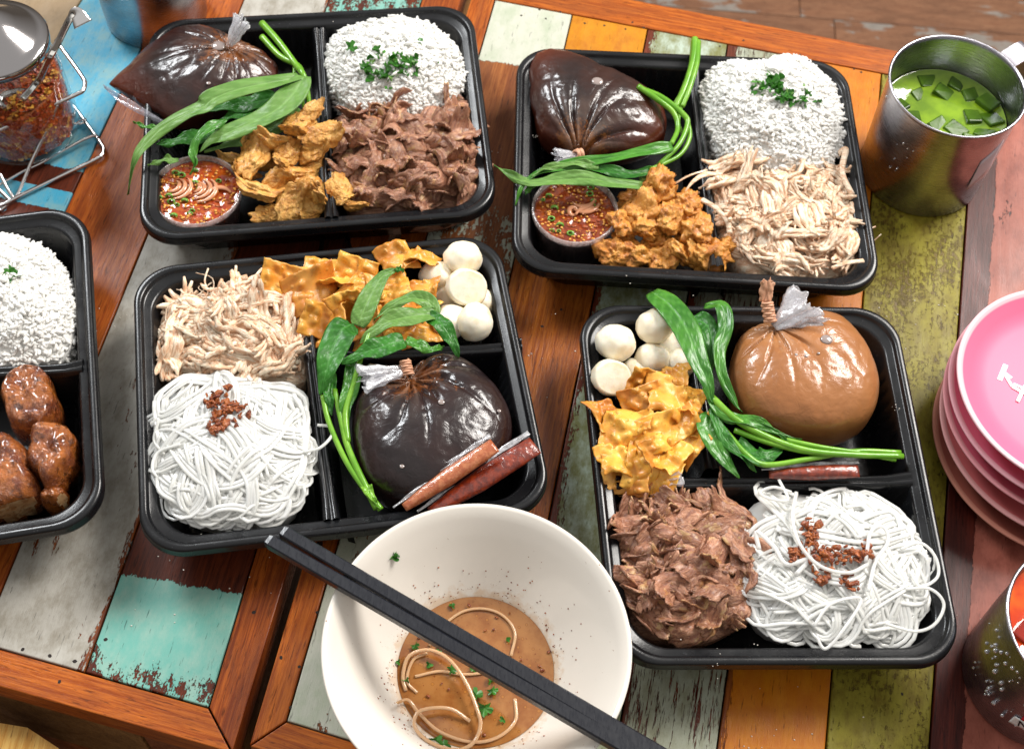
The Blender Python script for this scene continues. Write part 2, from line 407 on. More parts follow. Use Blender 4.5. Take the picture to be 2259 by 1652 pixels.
M_BAG4 = m_bag("peanut_sauce_in_bag", (.37, .150, .050), (.31, .118, .036), (.42, .19, .07), .5)
M_BAND = plain("rubber_band", (.62, .33, .20), .45)
M_PINK = None

# ---------------------------------------------------------------- floor and tables
floor_m = wood("floor_laminate", (.24, .12, .065), (.16, .07, .037), (.22, .19, .165), (.17, .15, .13), cov=.36, seed=3, gloss=.45, coat=.1, chip=(.10, .03), grit=.1, thick=.01)
# boards of the floor, running along x, each its own piece of the structure
fl = put("floor", [(-160, -60, -72.4), (200, -60, -72.4), (200, 260, -72.4), (-160, 260, -72.4)], [(0, 1, 2, 3)], plain("floor_joint", (.02, .012, .008), .7)); setp(fl, kind='structure')
def plank(name, quad, m, parent, z=0.0, th=1.0, gap=.05, flip=False, bev=.07):
    """quad: TL,TR,BR,BL world xy; grain along TL->BL"""
    Q = np.array(quad, float)[:, :2]; c = Q.mean(0)
    g = (Q[0] + Q[1] - Q[2] - Q[3]) if not flip else (Q[1] + Q[2] - Q[0] - Q[3])
    a = math.atan2(g[1], g[0]) - math.pi / 2
    area_ = sum(Q[i][0] * Q[(i + 1) % 4][1] - Q[(i + 1) % 4][0] * Q[i][1] for i in range(4))
    if area_ < 0: Q = Q[::-1]
    def inset(d):
        out = []
        for i in range(4):
            p, q, r_ = Q[i - 1], Q[i], Q[(i + 1) % 4]
            e1 = (q - p) / np.linalg.norm(q - p); e2 = (r_ - q) / np.linalg.norm(r_ - q)
            n1 = np.array([-e1[1], e1[0]]); n2 = np.array([-e2[1], e2[0]])
            k = (n1 + n2); k = k / np.dot(k, n1) if abs(np.dot(k, n1)) > .2 else n1
            out.append(q + k * d)
        return np.array(out)
    V = []
    for d, zz in ((gap, -th), (gap, -bev), (gap + bev * .35, -bev * .3), (gap + bev, 0)):
        for p in inset(d): V.append((p[0] - c[0], p[1] - c[1], zz))
    V = np.array(V); ca, sa = math.cos(-a), math.sin(-a)
    X = V[:, 0] * ca - V[:, 1] * sa; Y = V[:, 0] * sa + V[:, 1] * ca; V[:, 0] = X; V[:, 1] = Y
    F = []
    for k in range(3):
        for i in range(4): j = (i + 1) % 4; F.append((k * 4 + i, k * 4 + j, k * 4 + 4 + j, k * 4 + 4 + i))
    F.append((12, 13, 14, 15)); F.append((3, 2, 1, 0))
    me = mkmesh(name, V, F, m, False)
    o = place(name, me, (c[0], c[1], z), (0, 0, a), parent=parent)
    return o
rr = random.Random(4)
for r_ in range(9):
    y0 = 66 + r_ * 15.5; x0 = -150 - rr.random() * 40
    while x0 < 190:
        L_ = 62 + rr.random() * 25
        plank("floor_board", [(x0, y0), (x0, y0 + 15.5), (x0 + L_, y0 + 15.5), (x0 + L_, y0)], floor_m, fl, z=-71.6, th=.7, gap=.06); x0 += L_
for r_ in range(6):
    y0 = -30 + r_ * 15.5; x0 = -150 - rr.random() * 40
    while x0 < 190:
        L_ = 62 + rr.random() * 25
        plank("floor_board", [(x0, y0), (x0, y0 + 15.5), (x0 + L_, y0 + 15.5), (x0 + L_, y0)], floor_m, fl, z=-71.6, th=.7, gap=.06); x0 += L_

def line(p, q):
    return lambda y: p[0] + (q[0] - p[0]) * (y - p[1]) / (q[1] - p[1])
def hline(p, q):
    return lambda x: p[1] + (q[1] - p[1]) * (x - p[0]) / (q[0] - p[0])
def isect(vl, hl):
    y = 800.
    for _ in range(60): y = hl(vl(y))
    return (vl(y), y)
# joints of table 1 (left), table 2 (right) as seen on the table tops
T1 = dict(a=line((180, 0), (0, 285)), b=line((310, 110), (150, 450)), c=line((320, 530), (45, 1200)), d=line((725, 0), (195, 1460)), e=line((930, 0), (460, 1560)), f=line((1018, 0), (512, 1665)))
t1_in = hline((0, 1430), (460, 1560)); t1_out = hline((0, 1515), (480, 1652))
T2 = dict(o=line((1042, 0), (548, 1645)), i=line((1092, 0), (632, 1590)), k1=line((1262, 35), (1128, 600)), k2=line((1428, 70), (1317, 618)), k3=line((1605, 100), (1387, 1480)), k4=line((1790, 130), (1605, 1480)), k5=line((1945, 165), (1836, 1480)), k6=line((2150, 205), (2062, 1480)), k7=line((2430, 260), (2420, 1480)))
t2_in = hline((1092, 0), (1960, 165)); t2_out = hline((1400, 0), (1980, 112))
bot = lambda x: 1900
WD = (.38, .105, .02); WDD = (.16, .035, .010); WO = (.36, .115, .028); WOD = (.20, .045, .012)
frame_m = wood("varnished_frame_wood", (.50, .135, .018), (.26, .05, .007), seed=1, gloss=.3)
frame_d = wood("dark_varnished_frame", (.41, .100, .015), (.18, .032, .006), seed=2, gloss=.26, coat=.5)
side_m = wood("table_side_wood", (.33, .17, .055), (.18, .08, .025), seed=5, gloss=.45, coat=.1)
def tquad(vl, vr, ht, hb):
    return [at(*isect(vl, ht))[:2], at(*isect(vr, ht))[:2], at(*isect(vr, hb))[:2], at(*isect(vl, hb))[:2]]
tab1 = thing("wooden_table", "reclaimed wood table with teal and grey painted planks, its corner at lower left", "table", (*at(250, 1000)[:2], -72), "reclaimed wood tables")
tab2 = thing("wooden_table", "reclaimed wood table with olive, orange and white planks under the two right trays", "table", (*at(1500, 900)[:2], -72), "reclaimed wood tables")
top = lambda x: -330
grey = wood("grey_white_plank", WD, (.12, .028, .01), (.42, .40, .355), (.25, .225, .18), cov=.84, seed=11, regions=[(0, 2.3, 3.6, 0, -.65), (0, -3.9, -3.1, -.6, 0)], gloss=.42, coat=.12)
beige = wood("beige_plank", (.30, .16, .07), (.14, .06, .03), (.34, .24, .14), (.26, .18, .10), cov=.95, seed=14, gloss=.45, coat=.1)
brown = wood("brown_plank", (.48, .125, .017), (.27, .05, .007), seed=15, gloss=.36, coat=.3)
plank("plank", tquad(line((-330, 0), (-520, 285)), T1['a'], top, t1_in), beige, tab1)
qb = tquad(T1['a'], T1['b'], top, t1_in)
def local_y(Q, px, py):
    Q = np.array(Q)[:, :2]; g = Q[0] + Q[1] - Q[2] - Q[3]; g /= np.linalg.norm(g); return float(np.dot(at(px, py)[:2] - Q.mean(0), g))
ya, yb = local_y(qb, 150, 372), local_y(qb, 130, 420); yc = local_y(qb, 170, 75); yd = local_y(qb, 150, 462)
blue = wood("blue_plank", (.13, .026, .010), (.07, .014, .006), (.055, .33, .50), (.22, .38, .38), cov=1.0, seed=13, regions=[(1, yb - .1, yb + .2, 0, -1.3), (1, ya - .4, ya + .3, 0, 1.3), (1, yd - .5, yd, -.8, 0)], gloss=.4, coat=.15)
plank("plank", qb, blue, tab1)
plank("plank", tquad(T1['b'], T1['c'], top, t1_in), brown, tab1)
plank("plank", tquad(T1['c'], T1['d'], top, t1_in), grey, tab1)
qt = tquad(T1['d'], T1['e'], top, t1_in); y_e = local_y(qt, 400, 1285); y_b = local_y(qt, 330, 1500)
teal = wood("teal_plank", (.15, .030, .010), (.065, .012, .005), (.14, .38, .32), (.26, .42, .35), cov=.99, seed=12, regions=[(1, y_e - .6, y_e + .9, 0, -1.7), (1, y_b - .3, y_b + 2.6, -.48, 0), (0, -3.9, -2.2, -.2, 0), (1, y_e + 26, y_e + 34, 0, 1.25)], gloss=.36, chip=(1.4, .8))
pt = plank("plank", qt, teal, tab1)
def mitre(vl1, vl2, h1, h2): return at(*isect(vl1, h1))[:2], at(*isect(vl2, h2))[:2]
mi, mo = mitre(T1['e'], T1['f'], t1_in, t1_out)
plank("frame_board", [at(*isect(T1['e'], top))[:2], at(*isect(T1['f'], top))[:2], mo, mi], frame_d, tab1, th=2.2)
plank("frame_board", [at(-700, t1_in(-700))[:2], mi, mo, at(-700, t1_out(-700))[:2]], frame_m, tab1, th=2.2, flip=True)
g1 = tquad(line((-330, 0), (-520, 285)), T1['f'], top, t1_out)
def slab(name, quad, z0, z1, m, parent):
    Q = np.array(quad)[:, :2]; V = [(*p, z0) for p in Q] + [(*p, z1) for p in Q]
    F = [(0, 1, 2, 3), (7, 6, 5, 4)] + [(i, 4 + i, 4 + (i + 1) % 4, (i + 1) % 4) for i in range(4)]
    return put(name, V, F, m, parent, False)
def shrink(Q, d):
    Q = np.array(Q)[:, :2]; c = Q.mean(0); return [p + (c - p) / np.linalg.norm(c - p) * d for p in Q]
dark = plain("dark_underboard", (.012, .006, .004), .8)
slab("under_board", shrink(g1, 1.2), -2.1, -.9, dark, tab1)
# apron boards under the front edge of table 1
ax0, ax1 = at(-500, t1_out(-500)), mo
e = np.array(ax1) - ax0[:2]; e = e / np.linalg.norm(e); nrm = np.array([-e[1], e[0]])
def apron(p, q, z0, z1, dd, m, th=1.2, par=tab1):
    a_, b_ = np.array(p), np.array(q)
    return slab("apron_board", [a_ + nrm * dd, b_ + nrm * dd, b_ + nrm * (dd + th), a_ + nrm * (dd + th)], z0, z1, m, par)
jx = mo - e * 6.2
apron(ax0[:2], jx - e * .05, -10.3, -2.25, .25, side_m)
apron(jx + e * .05, mo - e * .5, -10.3, -2.25, .35, wood("dark_side_wood", (.26, .085, .03), (.15, .04, .015), seed=8, gloss=.45, coat=.1))
apron(ax0[:2], mo - e * .5, -22, -10.4, .45, brown)
slab("table_leg", [mo + nrm * 1.5 - e * 6, mo + nrm * 1.5 - e * 1.5, mo + nrm * 6 - e * 1.5, mo + nrm * 6 - e * 6], -71.5, -22.1, side_m, tab1)
# low bench edge seen under table 1
bench = thing("side_table", "yellowish wooden tabletop corner in front of the left table, at the lower left corner", "table", (*at(-40, 1700, -3)[:2], -71.5))
bl = [at(x, y, -2.6)[:2] for x, y in ((-420, 1560), (-60, 1584), (60, 1604), (130, 1650), (150, 1760), (-420, 1800))]
n = len(bl); V = [(*p, -2.6) for p in bl] + [(*p, -5) for p in bl]
put("tabletop", V, [tuple(range(n))] + [tuple(range(2 * n - 1, n - 1, -1))] + [(i, n + i, n + (i + 1) % n, (i + 1) % n) for i in range(n)], wood("bench_wood", (.58, .36, .10), (.42, .19, .03), seed=21, gloss=.4), bench, False)
for k in range(2):
    q = at(-330 + k * 330, 1700, -5)[:2]
    slab("leg", [(q[0] - 2, q[1] - 2), (q[0] + 2, q[1] - 2), (q[0] + 2, q[1] + 2), (q[0] - 2, q[1] + 2)], -71.5, -5.1, side_m, bench)

# table 2
white = wood("white_plank", (.33, .12, .035), (.18, .05, .015), (.50, .50, .42), (.38, .42, .31), cov=1.05, seed=31, regions=[(1, 22.6, 23.6, -1.1, 0), (1, -27, -14, .35, 0), (1, 8, 14, .55, 0)], gloss=.4, coat=.15, chip=(.9, .5))
orng = wood("orange_to_brown_plank", (.43, .130, .018), (.21, .045, .007), (.52, .21, .012), (.40, .13, .009), cov=1.1, seed=32, regions=[(1, 20, 22, -1.2, 0)], gloss=.24, coat=.6)
green = wood("pale_green_plank", (.20, .045, .018), (.10, .018, .008), (.17, .17, .06), (.42, .50, .42), cov=.95, seed=33, regions=[(0, -3.3, -1.9, -.75, 0)], gloss=.3, coat=.4)
greyg = wood("weathered_grey_plank", (.16, .036, .014), (.08, .016, .008), (.34, .36, .28), (.22, .22, .14), cov=.60, seed=34, regions=[(0, -3.2, -2.2, -.7, 0)], gloss=.3, coat=.35, chip=(4.5, .30), grit=1.8)
ora2 = wood("orange_plank", (.30, .09, .018), (.17, .035, .008), (.44, .125, .007), (.52, .18, .008), cov=.95, seed=35, regions=[(0, -3.1, -2.3, -.7, 0)], gloss=.26, coat=.5, chip=(3.5, .3))
oliv = wood("olive_plank", (.20, .14, .02), (.12, .075, .010), (.25, .215, .022), (.13, .09, .008), cov=.66, seed=36, gloss=.4, coat=.2, chip=(3.2, 2.2))
maro = wood("maroon_and_pink_plank", (.115, .020, .012), (.055, .010, .007), (.33, .10, .068), (.20, .052, .034), cov=.86, seed=37, regions=[(0, -3.2, -2.6, -1.1, 0)], gloss=.34, coat=.35, chip=(1.2, .5), grit=.6)
seq = [('i', 'k1', white), ('k1', 'k2', orng), ('k2', 'k3', green), ('k3', 'k4', greyg), ('k4', 'k5', ora2), ('k5', 'k6', oliv), ('k6', 'k7', maro)]
for a_, b_, m_ in seq:
    hb = bot if a_ != 'i' else bot
    plank("plank", tquad(T2[a_], T2[b_], t2_in, hline((632, 1590), (830, 1650))), m_, tab2)
bi = hline((632, 1590), (830, 1650)); bo = hline((545, 1645), (800, 1722))
ti, to = at(*isect(T2['i'], t2_in))[:2], at(*isect(T2['o'], t2_out))[:2]
b1, b0 = at(*isect(T2['i'], bi))[:2], at(*isect(T2['o'], bo))[:2]
plank("frame_board", [to, ti, b1, b0], frame_m, tab2, th=2.2)
plank("frame_board", [to, at(2500, t2_out(2500))[:2], at(2500, t2_in(2500))[:2], ti], frame_m, tab2, th=2.2, flip=True)
plank("frame_board", [b1, at(1700, bi(1700))[:2], at(1700, bo(1700))[:2], b0], frame_m, tab2, th=2.2, flip=True)
g2 = [to, at(2500, t2_out(2500))[:2], at(2500, bi(2500))[:2], b0]
slab("under_board", shrink(g2, 1.2), -2.1, -.9, dark, tab2)
for q in (shrink(g2, 8)[1], shrink(g2, 8)[0], shrink(g2, 8)[3], shrink(g2, 12)[2]):
    slab("table_leg", [(q[0] - 2.5, q[1] - 2.5), (q[0] + 2.5, q[1] - 2.5), (q[0] + 2.5, q[1] + 2.5), (q[0] - 2.5, q[1] + 2.5)], -71.5, -2.2, side_m, tab2)
def added_seam_apron(p, q, inset_, par, m):  # unseen side boards added along the seam to keep the table gap dark
    p, q = np.array(p[:2]), np.array(q[:2]); d = (q - p) / np.linalg.norm(q - p); n_ = np.array([-d[1], d[0]]) * inset_
    slab("apron_board", [p + n_, q + n_, q + n_ * 3, p + n_ * 3], -11, -2.25, m, par)
added_seam_apron(at(*isect(T1['f'], top)), mo, -.45, tab1, side_m)
added_seam_apron(to, b0, .45, tab2, side_m)
# nail holes
def dots(name, pts, r, m, par):
    A = Acc()
    for px, py in pts:
        p = at(px, py); V = [(p[0], p[1], .012)] + [(p[0] + r * math.cos(k * 1.05) * (1 + .3 * math.sin(k * 2 + px)), p[1] + r * math.sin(k * 1.05), .006) for k in range(6)]
        A.add(V, [(0, 1 + k, 1 + (k + 1) % 6) for k in range(6)])
    setp(A.put(name, m, par), kind='stuff')
dots("nail_holes", [(50, 1432), (110, 1446), (165, 1458), (131, 1503), (450, 1512), (620, 1450), (233, 1410), (560, 1350)], .12, dark, tab1)
dots("nail_holes", [(1190, 22), (1204, 42), (1290, 52), (1333, 57), (1380, 65), (1420, 62), (1236, 27), (1588, 103), (1765, 122), (1884, 153), (1900, 160), (1150, 35), (700, 1350), (660, 1470), (640, 1560), (1238, 683), (1196, 720), (1395, 50), (1640, 90), (1990, 1530)], .10, dark, tab2)

# ---------------------------------------------------------------- bento trays
RIM = 4.2
def bilin(C, u, v):
    """C: TL,TR,BR,BL ; u,v in 0..1 from BL"""
    TL, TR, BR, BL = C
    return (BL * ((1 - u) * (1 - v))[..., None] + BR * (u * (1 - v))[..., None] + TR * (u * v)[..., None] + TL * ((1 - u) * v)[..., None])
def rrect(hw, hh, r, n=22, ns=90):
    P = []; T = []
    segs = [((hw, -hh + r), (hw, hh - r)), ((hw - r, hh), (-hw + r, hh)), ((-hw, hh - r), (-hw, -hh + r)), ((-hw + r, -hh), (hw - r, -hh))]
    cs = [(hw - r, hh - r, 0), (-hw + r, hh - r, 90), (-hw + r, -hh + r, 180), (hw - r, -hh + r, 270)]
    for (a, b), (cx, cy, a0) in zip(segs, cs):
        for k in range(ns): f = k / ns; P.append((a[0] + (b[0] - a[0]) * f, a[1] + (b[1] - a[1]) * f)); T.append(min(f, 1 - f) > .04)
        for k in range(n): t = R(a0 + 90 * k / n); P.append((cx + r * math.cos(t), cy + r * math.sin(t))); T.append(False)
    return np.array(P), np.array(T)
def tray(corners, label, ax, dividers):
    C = np.array([at(*p, RIM)[:2] for p in corners]) if not isinstance(corners[0], np.ndarray) else np.array(corners)
    wd = (np.linalg.norm(C[1] - C[0]) + np.linalg.norm(C[2] - C[3])) / 2; ht = (np.linalg.norm(C[0] - C[3]) + np.linalg.norm(C[1] - C[2])) / 2
    prof = [(2.35, .05, 0), (2.0, .2, 0), (1.05, 3.4, 0), (.28, 3.5, 0), (.02, 3.45, 0), (0, 3.62, 0), (.05, 3.72, 0), (0.03, 4.02, 0), (.08, 4.17, 0), (.2, 4.24, 0), (.42, 4.24, 0), (.52, 4.16, 0), (.56, 4.0, 0), (.66, 3.93, 0), (1.0, 3.9, 0), (1.12, 3.84, 0), (1.2, 3.6, 0), (1.3, 3.2, .5), (1.45, 2.7, 1), (1.7, 1.6, 1), (1.9, .9, 1), (2.05, .5, .4), (2.35, .3, 0), (3.0, .24, 0)]
    V = []
    for ins, z, rib in prof:
        P, T = rrect(wd / 2 - ins, ht / 2 - ins, max(2.75 - ins * .35, .8))
        if rib:
            k = np.arange(len(P)); f = np.where(T, .075 * rib * np.cos(k * 2 * math.pi / 4.5), 0)
            n_ = -P / np.array([[wd, ht]]); ax_ = np.abs(P[:, 0]) / wd > np.abs(P[:, 1]) / ht
            P = P + np.stack([np.where(ax_, -np.sign(P[:, 0]) * f, 0), np.where(~ax_, -np.sign(P[:, 1]) * f, 0)], 1)
        XY = bilin(C, P[:, 0] / wd + .5, P[:, 1] / ht + .5); V.append(np.c_[XY, np.full(len(P), z)])
    m = len(P); V = np.concatenate(V); F = gridfaces(len(prof), m, True); nl = len(prof) - 1
    F.append(tuple(nl * m + i for i in range(m))); F.append(tuple(range(m))[::-1])
    c = C.mean(0); t = thing("bento_tray", label, "food tray", (*c, 0), "black plastic bento trays")
    put("tray_body", V, F, M_TRAY, t)
    for (p, q, hgt) in dividers:
        p, q = np.array(p[:2]), np.array(q[:2]); d = (q - p) / np.linalg.norm(q - p); nn = np.array([-d[1], d[0]])
        pr = [(-.95, .15), (-.62, .6), (-.42, hgt - .5), (-.36, hgt - .12), (-.24, hgt), (-.1, hgt), (-.05, hgt - .16), (.05, hgt - .16), (.1, hgt), (.24, hgt), (.36, hgt - .12), (.42, hgt - .5), (.62, .6), (.95, .15)]
        G = []
        for f in np.linspace(0, 1, 14):
            e_ = abs(f - .5) * 2; wdn = 1 + .25 * max(0, e_ - .82) / .18
            for o_, z_ in pr: b = p + (q - p) * f + nn * o_ * wdn; G.append((b[0], b[1], z_ + .35 * max(0, e_ - .82) / .18 if z_ > 2 else z_))
        put("divider", G, gridfaces(14, len(pr)), M_TRAY, t)
    return t, C
def D4(zx, zy): return (1242.4 + .5471 * zx, 593 + .5471 * zy)
def D3(zx, zy): return (282.4 + .4445 * zx, 508.3 + .4445 * zy)
def D2(zx, zy): return (1073 + .4 * zx, 28.2 + .4 * zy)
def D1(zx, zy): return (225.9 + .4 * zx, .4 * zy)
def ext(p, q, a, b):
    p, q = np.array(p[:2]), np.array(q[:2]); d = (q - p) / np.linalg.norm(q - p); return p - d * a, q + d * b
z_ = 3.6
tray([(327, 45), (1042, 8), (1102, 472), (302, 534)], "black tray with rice, sliced beef and a pointed brown soup bag, at top left", 0,
     [(*ext(at(704, 66, z_), at(732, 482, z_), -.3, .2), 3.75)])
tray([(1140, 102), (1867, 134), (1951, 645), (1128, 596)], "black tray with rice over shredded chicken, left of the mug of green drink", 0,
     [(*ext(at(1527, 150, z_), at(1578, 570, z_), -.5, .9), 3.75)])
tray([(291, 591), (1098, 513), (1226, 1121), (307, 1229)], "black tray in the middle with shredded chicken above white noodles", 0,
     [(*ext(at(662, 600, z_), at(735, 1172, z_), .2, -.6), 3.75), (*ext(at(720, 790, z_), at(1130, 765, z_), -.8, .6), 3.7)])
tray([(1272, 670), (1975, 676), (2133, 1466), (1353, 1468)], "black tray with beef slices beside white noodles, lowest right", 0,
     [(*ext(at(1350, 1068, z_), at(2010, 1060, z_), -.2, -.1), 3.75), (*ext(at(1525, 720, z_), at(1572, 1050, z_), .2, -.3), 3.7)])
TR5, BR5 = at(193, 449, RIM)[:2], at(232, 1152, RIM)[:2]; dl = (TR5 - BR5) / np.linalg.norm(TR5 - BR5); lf = np.array([-dl[1], dl[0]]) * 20.3
tray([TR5 + lf, TR5, BR5, BR5 + lf], "black tray cut by the left edge, rice above glazed chicken pieces", 0,
     [(*ext(at(-330, 835, z_), at(185, 812, z_), 0, 0), 3.75)])

# ---------------------------------------------------------------- heaps
class Blob:
    """star-shaped footprint; pts in photo pixels at height z"""
    def __init__(s, pts, z, c=None, shrink=1.0):
        P = np.array([at(*p, z)[:2] for p in pts]); s.c = P.mean(0) if c is None else at(*c, z)[:2]
        d = P - s.c; a = np.arctan2(d[:, 1], d[:, 0]); r = np.hypot(d[:, 0], d[:, 1]) * shrink
        o = np.argsort(a); s.a = np.r_[a[o] - 2 * math.pi, a[o], a[o] + 2 * math.pi]; s.r = np.tile(r[o], 3); s.z = z
    sharp = False
    def rad(s, a):
        if s.sharp: return np.interp((a + math.pi) % (2 * math.pi) - math.pi, s.a, s.r)
        # smoothed outline
        return sum(w_ * np.interp((a + o_ + math.pi) % (2 * math.pi) - math.pi, s.a, s.r) for o_, w_ in ((0, .4), (.09, .2), (-.09, .2), (.18, .1), (-.18, .1)))
    def xy(s, rho, a): r = s.rad(a) * rho; return s.c[0] + r * math.cos(a), s.c[1] + r * math.sin(a)
    def rho(s, x, y): dx, dy = x - s.c[0], y - s.c[1]; return math.hypot(dx, dy) / s.rad(math.atan2(dy, dx))

def core(name, b, zr, H, m, parent, rough=.25, kind='stuff', pw=2.5, zf=.5, rs=1.0):
    V = []; nr, na = 14, 48
    for i in range(nr + 1):
        for k in range(na):
            a = k * 2 * math.pi / na
            if i < nr: rho = i / (nr - 1) if i else .001; x, y = b.xy(rho * rs, a); z = zr + H * (1 - rho ** pw) + rough * fbm((x * .5, y * .5, 3))
            else: x, y = b.xy(.93 * rs, a); z = zf
            V.append((x, y, z))
    o = put(name, V, gridfaces(nr + 1, na, True), m, parent)
    if kind: o['kind'] = kind
    return o

def grainbase():
    V = []; prof = [(0.0, -1), (.62, -.72), (1, -.15), (.95, .35), (.5, .82), (0.0, 1)]
    V.append((0, -1, 0))
    for r, y in prof[1:-1]:
        for k in range(5): V.append((r * math.cos(k * 1.2566), y, r * math.sin(k * 1.2566)))
    V.append((0, 1, 0)); F = []
    for k in range(5): F.append((0, 1 + k, 1 + (k + 1) % 5))
    for j in range(3):
        for k in range(5):
            a, b = 1 + j * 5 + k, 1 + j * 5 + (k + 1) % 5; F.append((a, a + 5, b + 5)); F.append((a, b + 5, b))
    for k in range(5): F.append((16 + k, 21, 16 + (k + 1) % 5))
    return np.array(V, float), np.array(F)
GV, GF = grainbase()
def scatter_grains(name, b, zr, H, n, seed, m, parent, ln=.31, wd=.128, pw=2.5, skirt=.26, up=.24):
    rng = np.random.RandomState(seed); Vs = []; Fs = []
    for i in range(n):
        a = rng.rand() * 2 * math.pi; rho = math.sqrt(rng.rand())
        if rng.rand() < skirt: rho = .94 + .07 * rng.rand(); x, y = b.xy(rho, a); z = zr - rng.rand() * (zr - 1.5)
        else: x, y = b.xy(rho, a); z = zr + H * (1 - min(1, rho) ** pw) + .25 * fbm((x * .5, y * .5, 3)) + .10 + rng.rand() * .13 + (.22 if rng.rand() < .04 else 0)
        yaw = rng.rand() * 2 * math.pi; pit = (rng.randn() * up)
        d = np.array([math.cos(yaw) * math.cos(pit), math.sin(yaw) * math.cos(pit), math.sin(pit)]); q = np.cross(d, [0, 0, 1]); q /= np.linalg.norm(q); r_ = np.cross(q, d)
        l = ln * (.75 + .4 * rng.rand()); w_ = wd * (.9 + .3 * rng.rand()); bend = rng.randn() * .06
        V = GV[:, 0:1] * w_ * q + GV[:, 1:2] * l * d + GV[:, 2:3] * w_ * r_ + (GV[:, 1:2] ** 2) * bend * q + np.array([x, y, z])
        Vs.append(V); Fs.append(GF + i * len(GV))
    o = put(name, np.concatenate(Vs), np.concatenate(Fs), m, parent); o['kind'] = 'stuff'; return o

def rice(pts, label, zr, H, seed, n=3600, c=None, grp="mounds of steamed rice"):
    b = Blob(pts, zr, c, .97); t = thing("rice_mound", label, "rice", (*b.c, .3), grp)
    core("rice_core", b, zr + .12, H, M_RICE, t, .25, zf=1.0); scatter_grains("rice_grains", b, zr, H, n, seed, M_RICE, t); return b
RB1 = rice([(722, 95), (760, 66), (820, 55), (880, 42), (935, 52), (985, 85), (1022, 130), (1030, 185), (1000, 230), (930, 260), (850, 265), (790, 250), (740, 215), (718, 150)], "white rice mound topped with chopped coriander, above the beef in the top left tray", 3.6, 1.9, 1)
RB2 = rice([(1545, 180), (1590, 135), (1640, 150), (1700, 132), (1760, 125), (1830, 175), (1855, 240), (1860, 330), (1830, 375), (1760, 400), (1680, 380), (1600, 345), (1562, 290), (1545, 240)], "white rice mound with coriander on top, above shredded chicken in the top right tray", 3.5, 2.2, 2, 4200)
RB5 = rice([(-160, 560), (-70, 525), (20, 518), (90, 545), (140, 590), (164, 660), (168, 740), (150, 798), (50, 808), (-60, 815), (-170, 815), (-210, 700)], "rounded rice mound in the tray cut by the left edge", 3.3, 1.9, 3, 3400)

# -- coriander bits
def coriander_mesh(seed, s=.45, lobes=5):
    rg = random.Random(seed); V = [(0, 0, .02)]; n = lobes * 6
    for k in range(n):
        a = k * 2 * math.pi / n; r = s * (.55 + .45 * abs(math.cos(a * lobes / 2)) ** .7) * (.85 + .3 * rg.random()) * (1 if math.cos(a) > -.75 else .4)
        V.append((r * math.cos(a), r * math.sin(a), .14 * math.sin(a * 2 + seed) + .10 * rg.random()))
    m2 = len(V); F = [(0, 1 + k, 1 + (k + 1) % n) for k in range(n)]
    V += [(x, y, z - .03) for x, y, z in V]; F += [(m2, m2 + 1 + (k + 1) % n, m2 + 1 + k) for k in range(n)] + [(1 + k, m2 + 1 + k, m2 + 1 + (k + 1) % n, 1 + (k + 1) % n) for k in range(n)]
    return mkmesh("coriander_leaf", V, F, M_CORI, False)
CM = [coriander_mesh(i, .34 + .05 * (i % 3), 3 + i % 3) for i in range(6)]
CMS = [mkmesh("coriander_bit", [(0, 0, 0), (.3, .05, .05), (.36, .2, .12), (.05, .16, .06), (0, 0, -.03), (.3, .05, .02), (.36, .2, .09), (.05, .16, .03)], [(0, 1, 2, 3), (7, 6, 5, 4), (0, 4, 5, 1), (1, 5, 6, 2), (2, 6, 7, 3), (3, 7, 4, 0)], m_, False) for m_ in (M_CORI, M_LMID, M_LPALE)]
def herbs(b, zr, H, pts, label, seed, n, grp, spread=28, big=.35):
    rg = random.Random(seed)
    for i in range(n):
        cx, cy = pts[rg.randrange(len(pts))]; px, py = cx + rg.gauss(0, spread), cy + rg.gauss(0, spread * .6)
        p = at(px, py, zr + H * .8)
        for _ in range(4):
            z = zr + H * (1 - min(1, b.rho(p[0], p[1])) ** 2.5) + .35; p = at(px, py, z)
        me = CM[rg.randrange(6)] if rg.random() < big else CMS[rg.randrange(3)]
        place("coriander_piece", me, (p[0], p[1], p[2] + rg.random() * .25), (rg.gauss(0, .5), rg.gauss(0, .5), rg.random() * 6.3), .8 + .5 * rg.random(), label=label, cat="herb", group=grp)
herbs(RB1, 3.6, 1.9, [(850, 130), (870, 150), (830, 155), (895, 140), (860, 165)], "chopped green coriander piece in the cluster on the top left rice mound", 5, 75, "chopped coriander on the top left rice", 19)
for (px, py) in [(872, 88), (925, 96), (805, 155), (773, 105)]:
    p = at(px, py, 5.5); place("coriander_piece", CM[px % 6], p, (.2, .3, px), 1.2, label="separate coriander leaf lying apart from the cluster on the top left rice", cat="herb", group="loose coriander leaves on the top left rice")
herbs(RB2, 3.5, 2.2, [(1690, 180), (1700, 195), (1730, 210), (1760, 220), (1700, 200), (1775, 215)], "chopped green coriander piece in the cluster on the top right rice mound", 6, 66, "chopped coriander on the top right rice", 15)
for i, (px, py) in enumerate([(18, 600), (-10, 615), (28, 612)]):
    place("coriander_piece", CM[i], at(px, py, 5.35), (.1, .2, i * 1.3), 1.5, label="coriander leaf on the rice in the tray at the left edge", cat="herb", group="coriander leaves on the left edge rice")

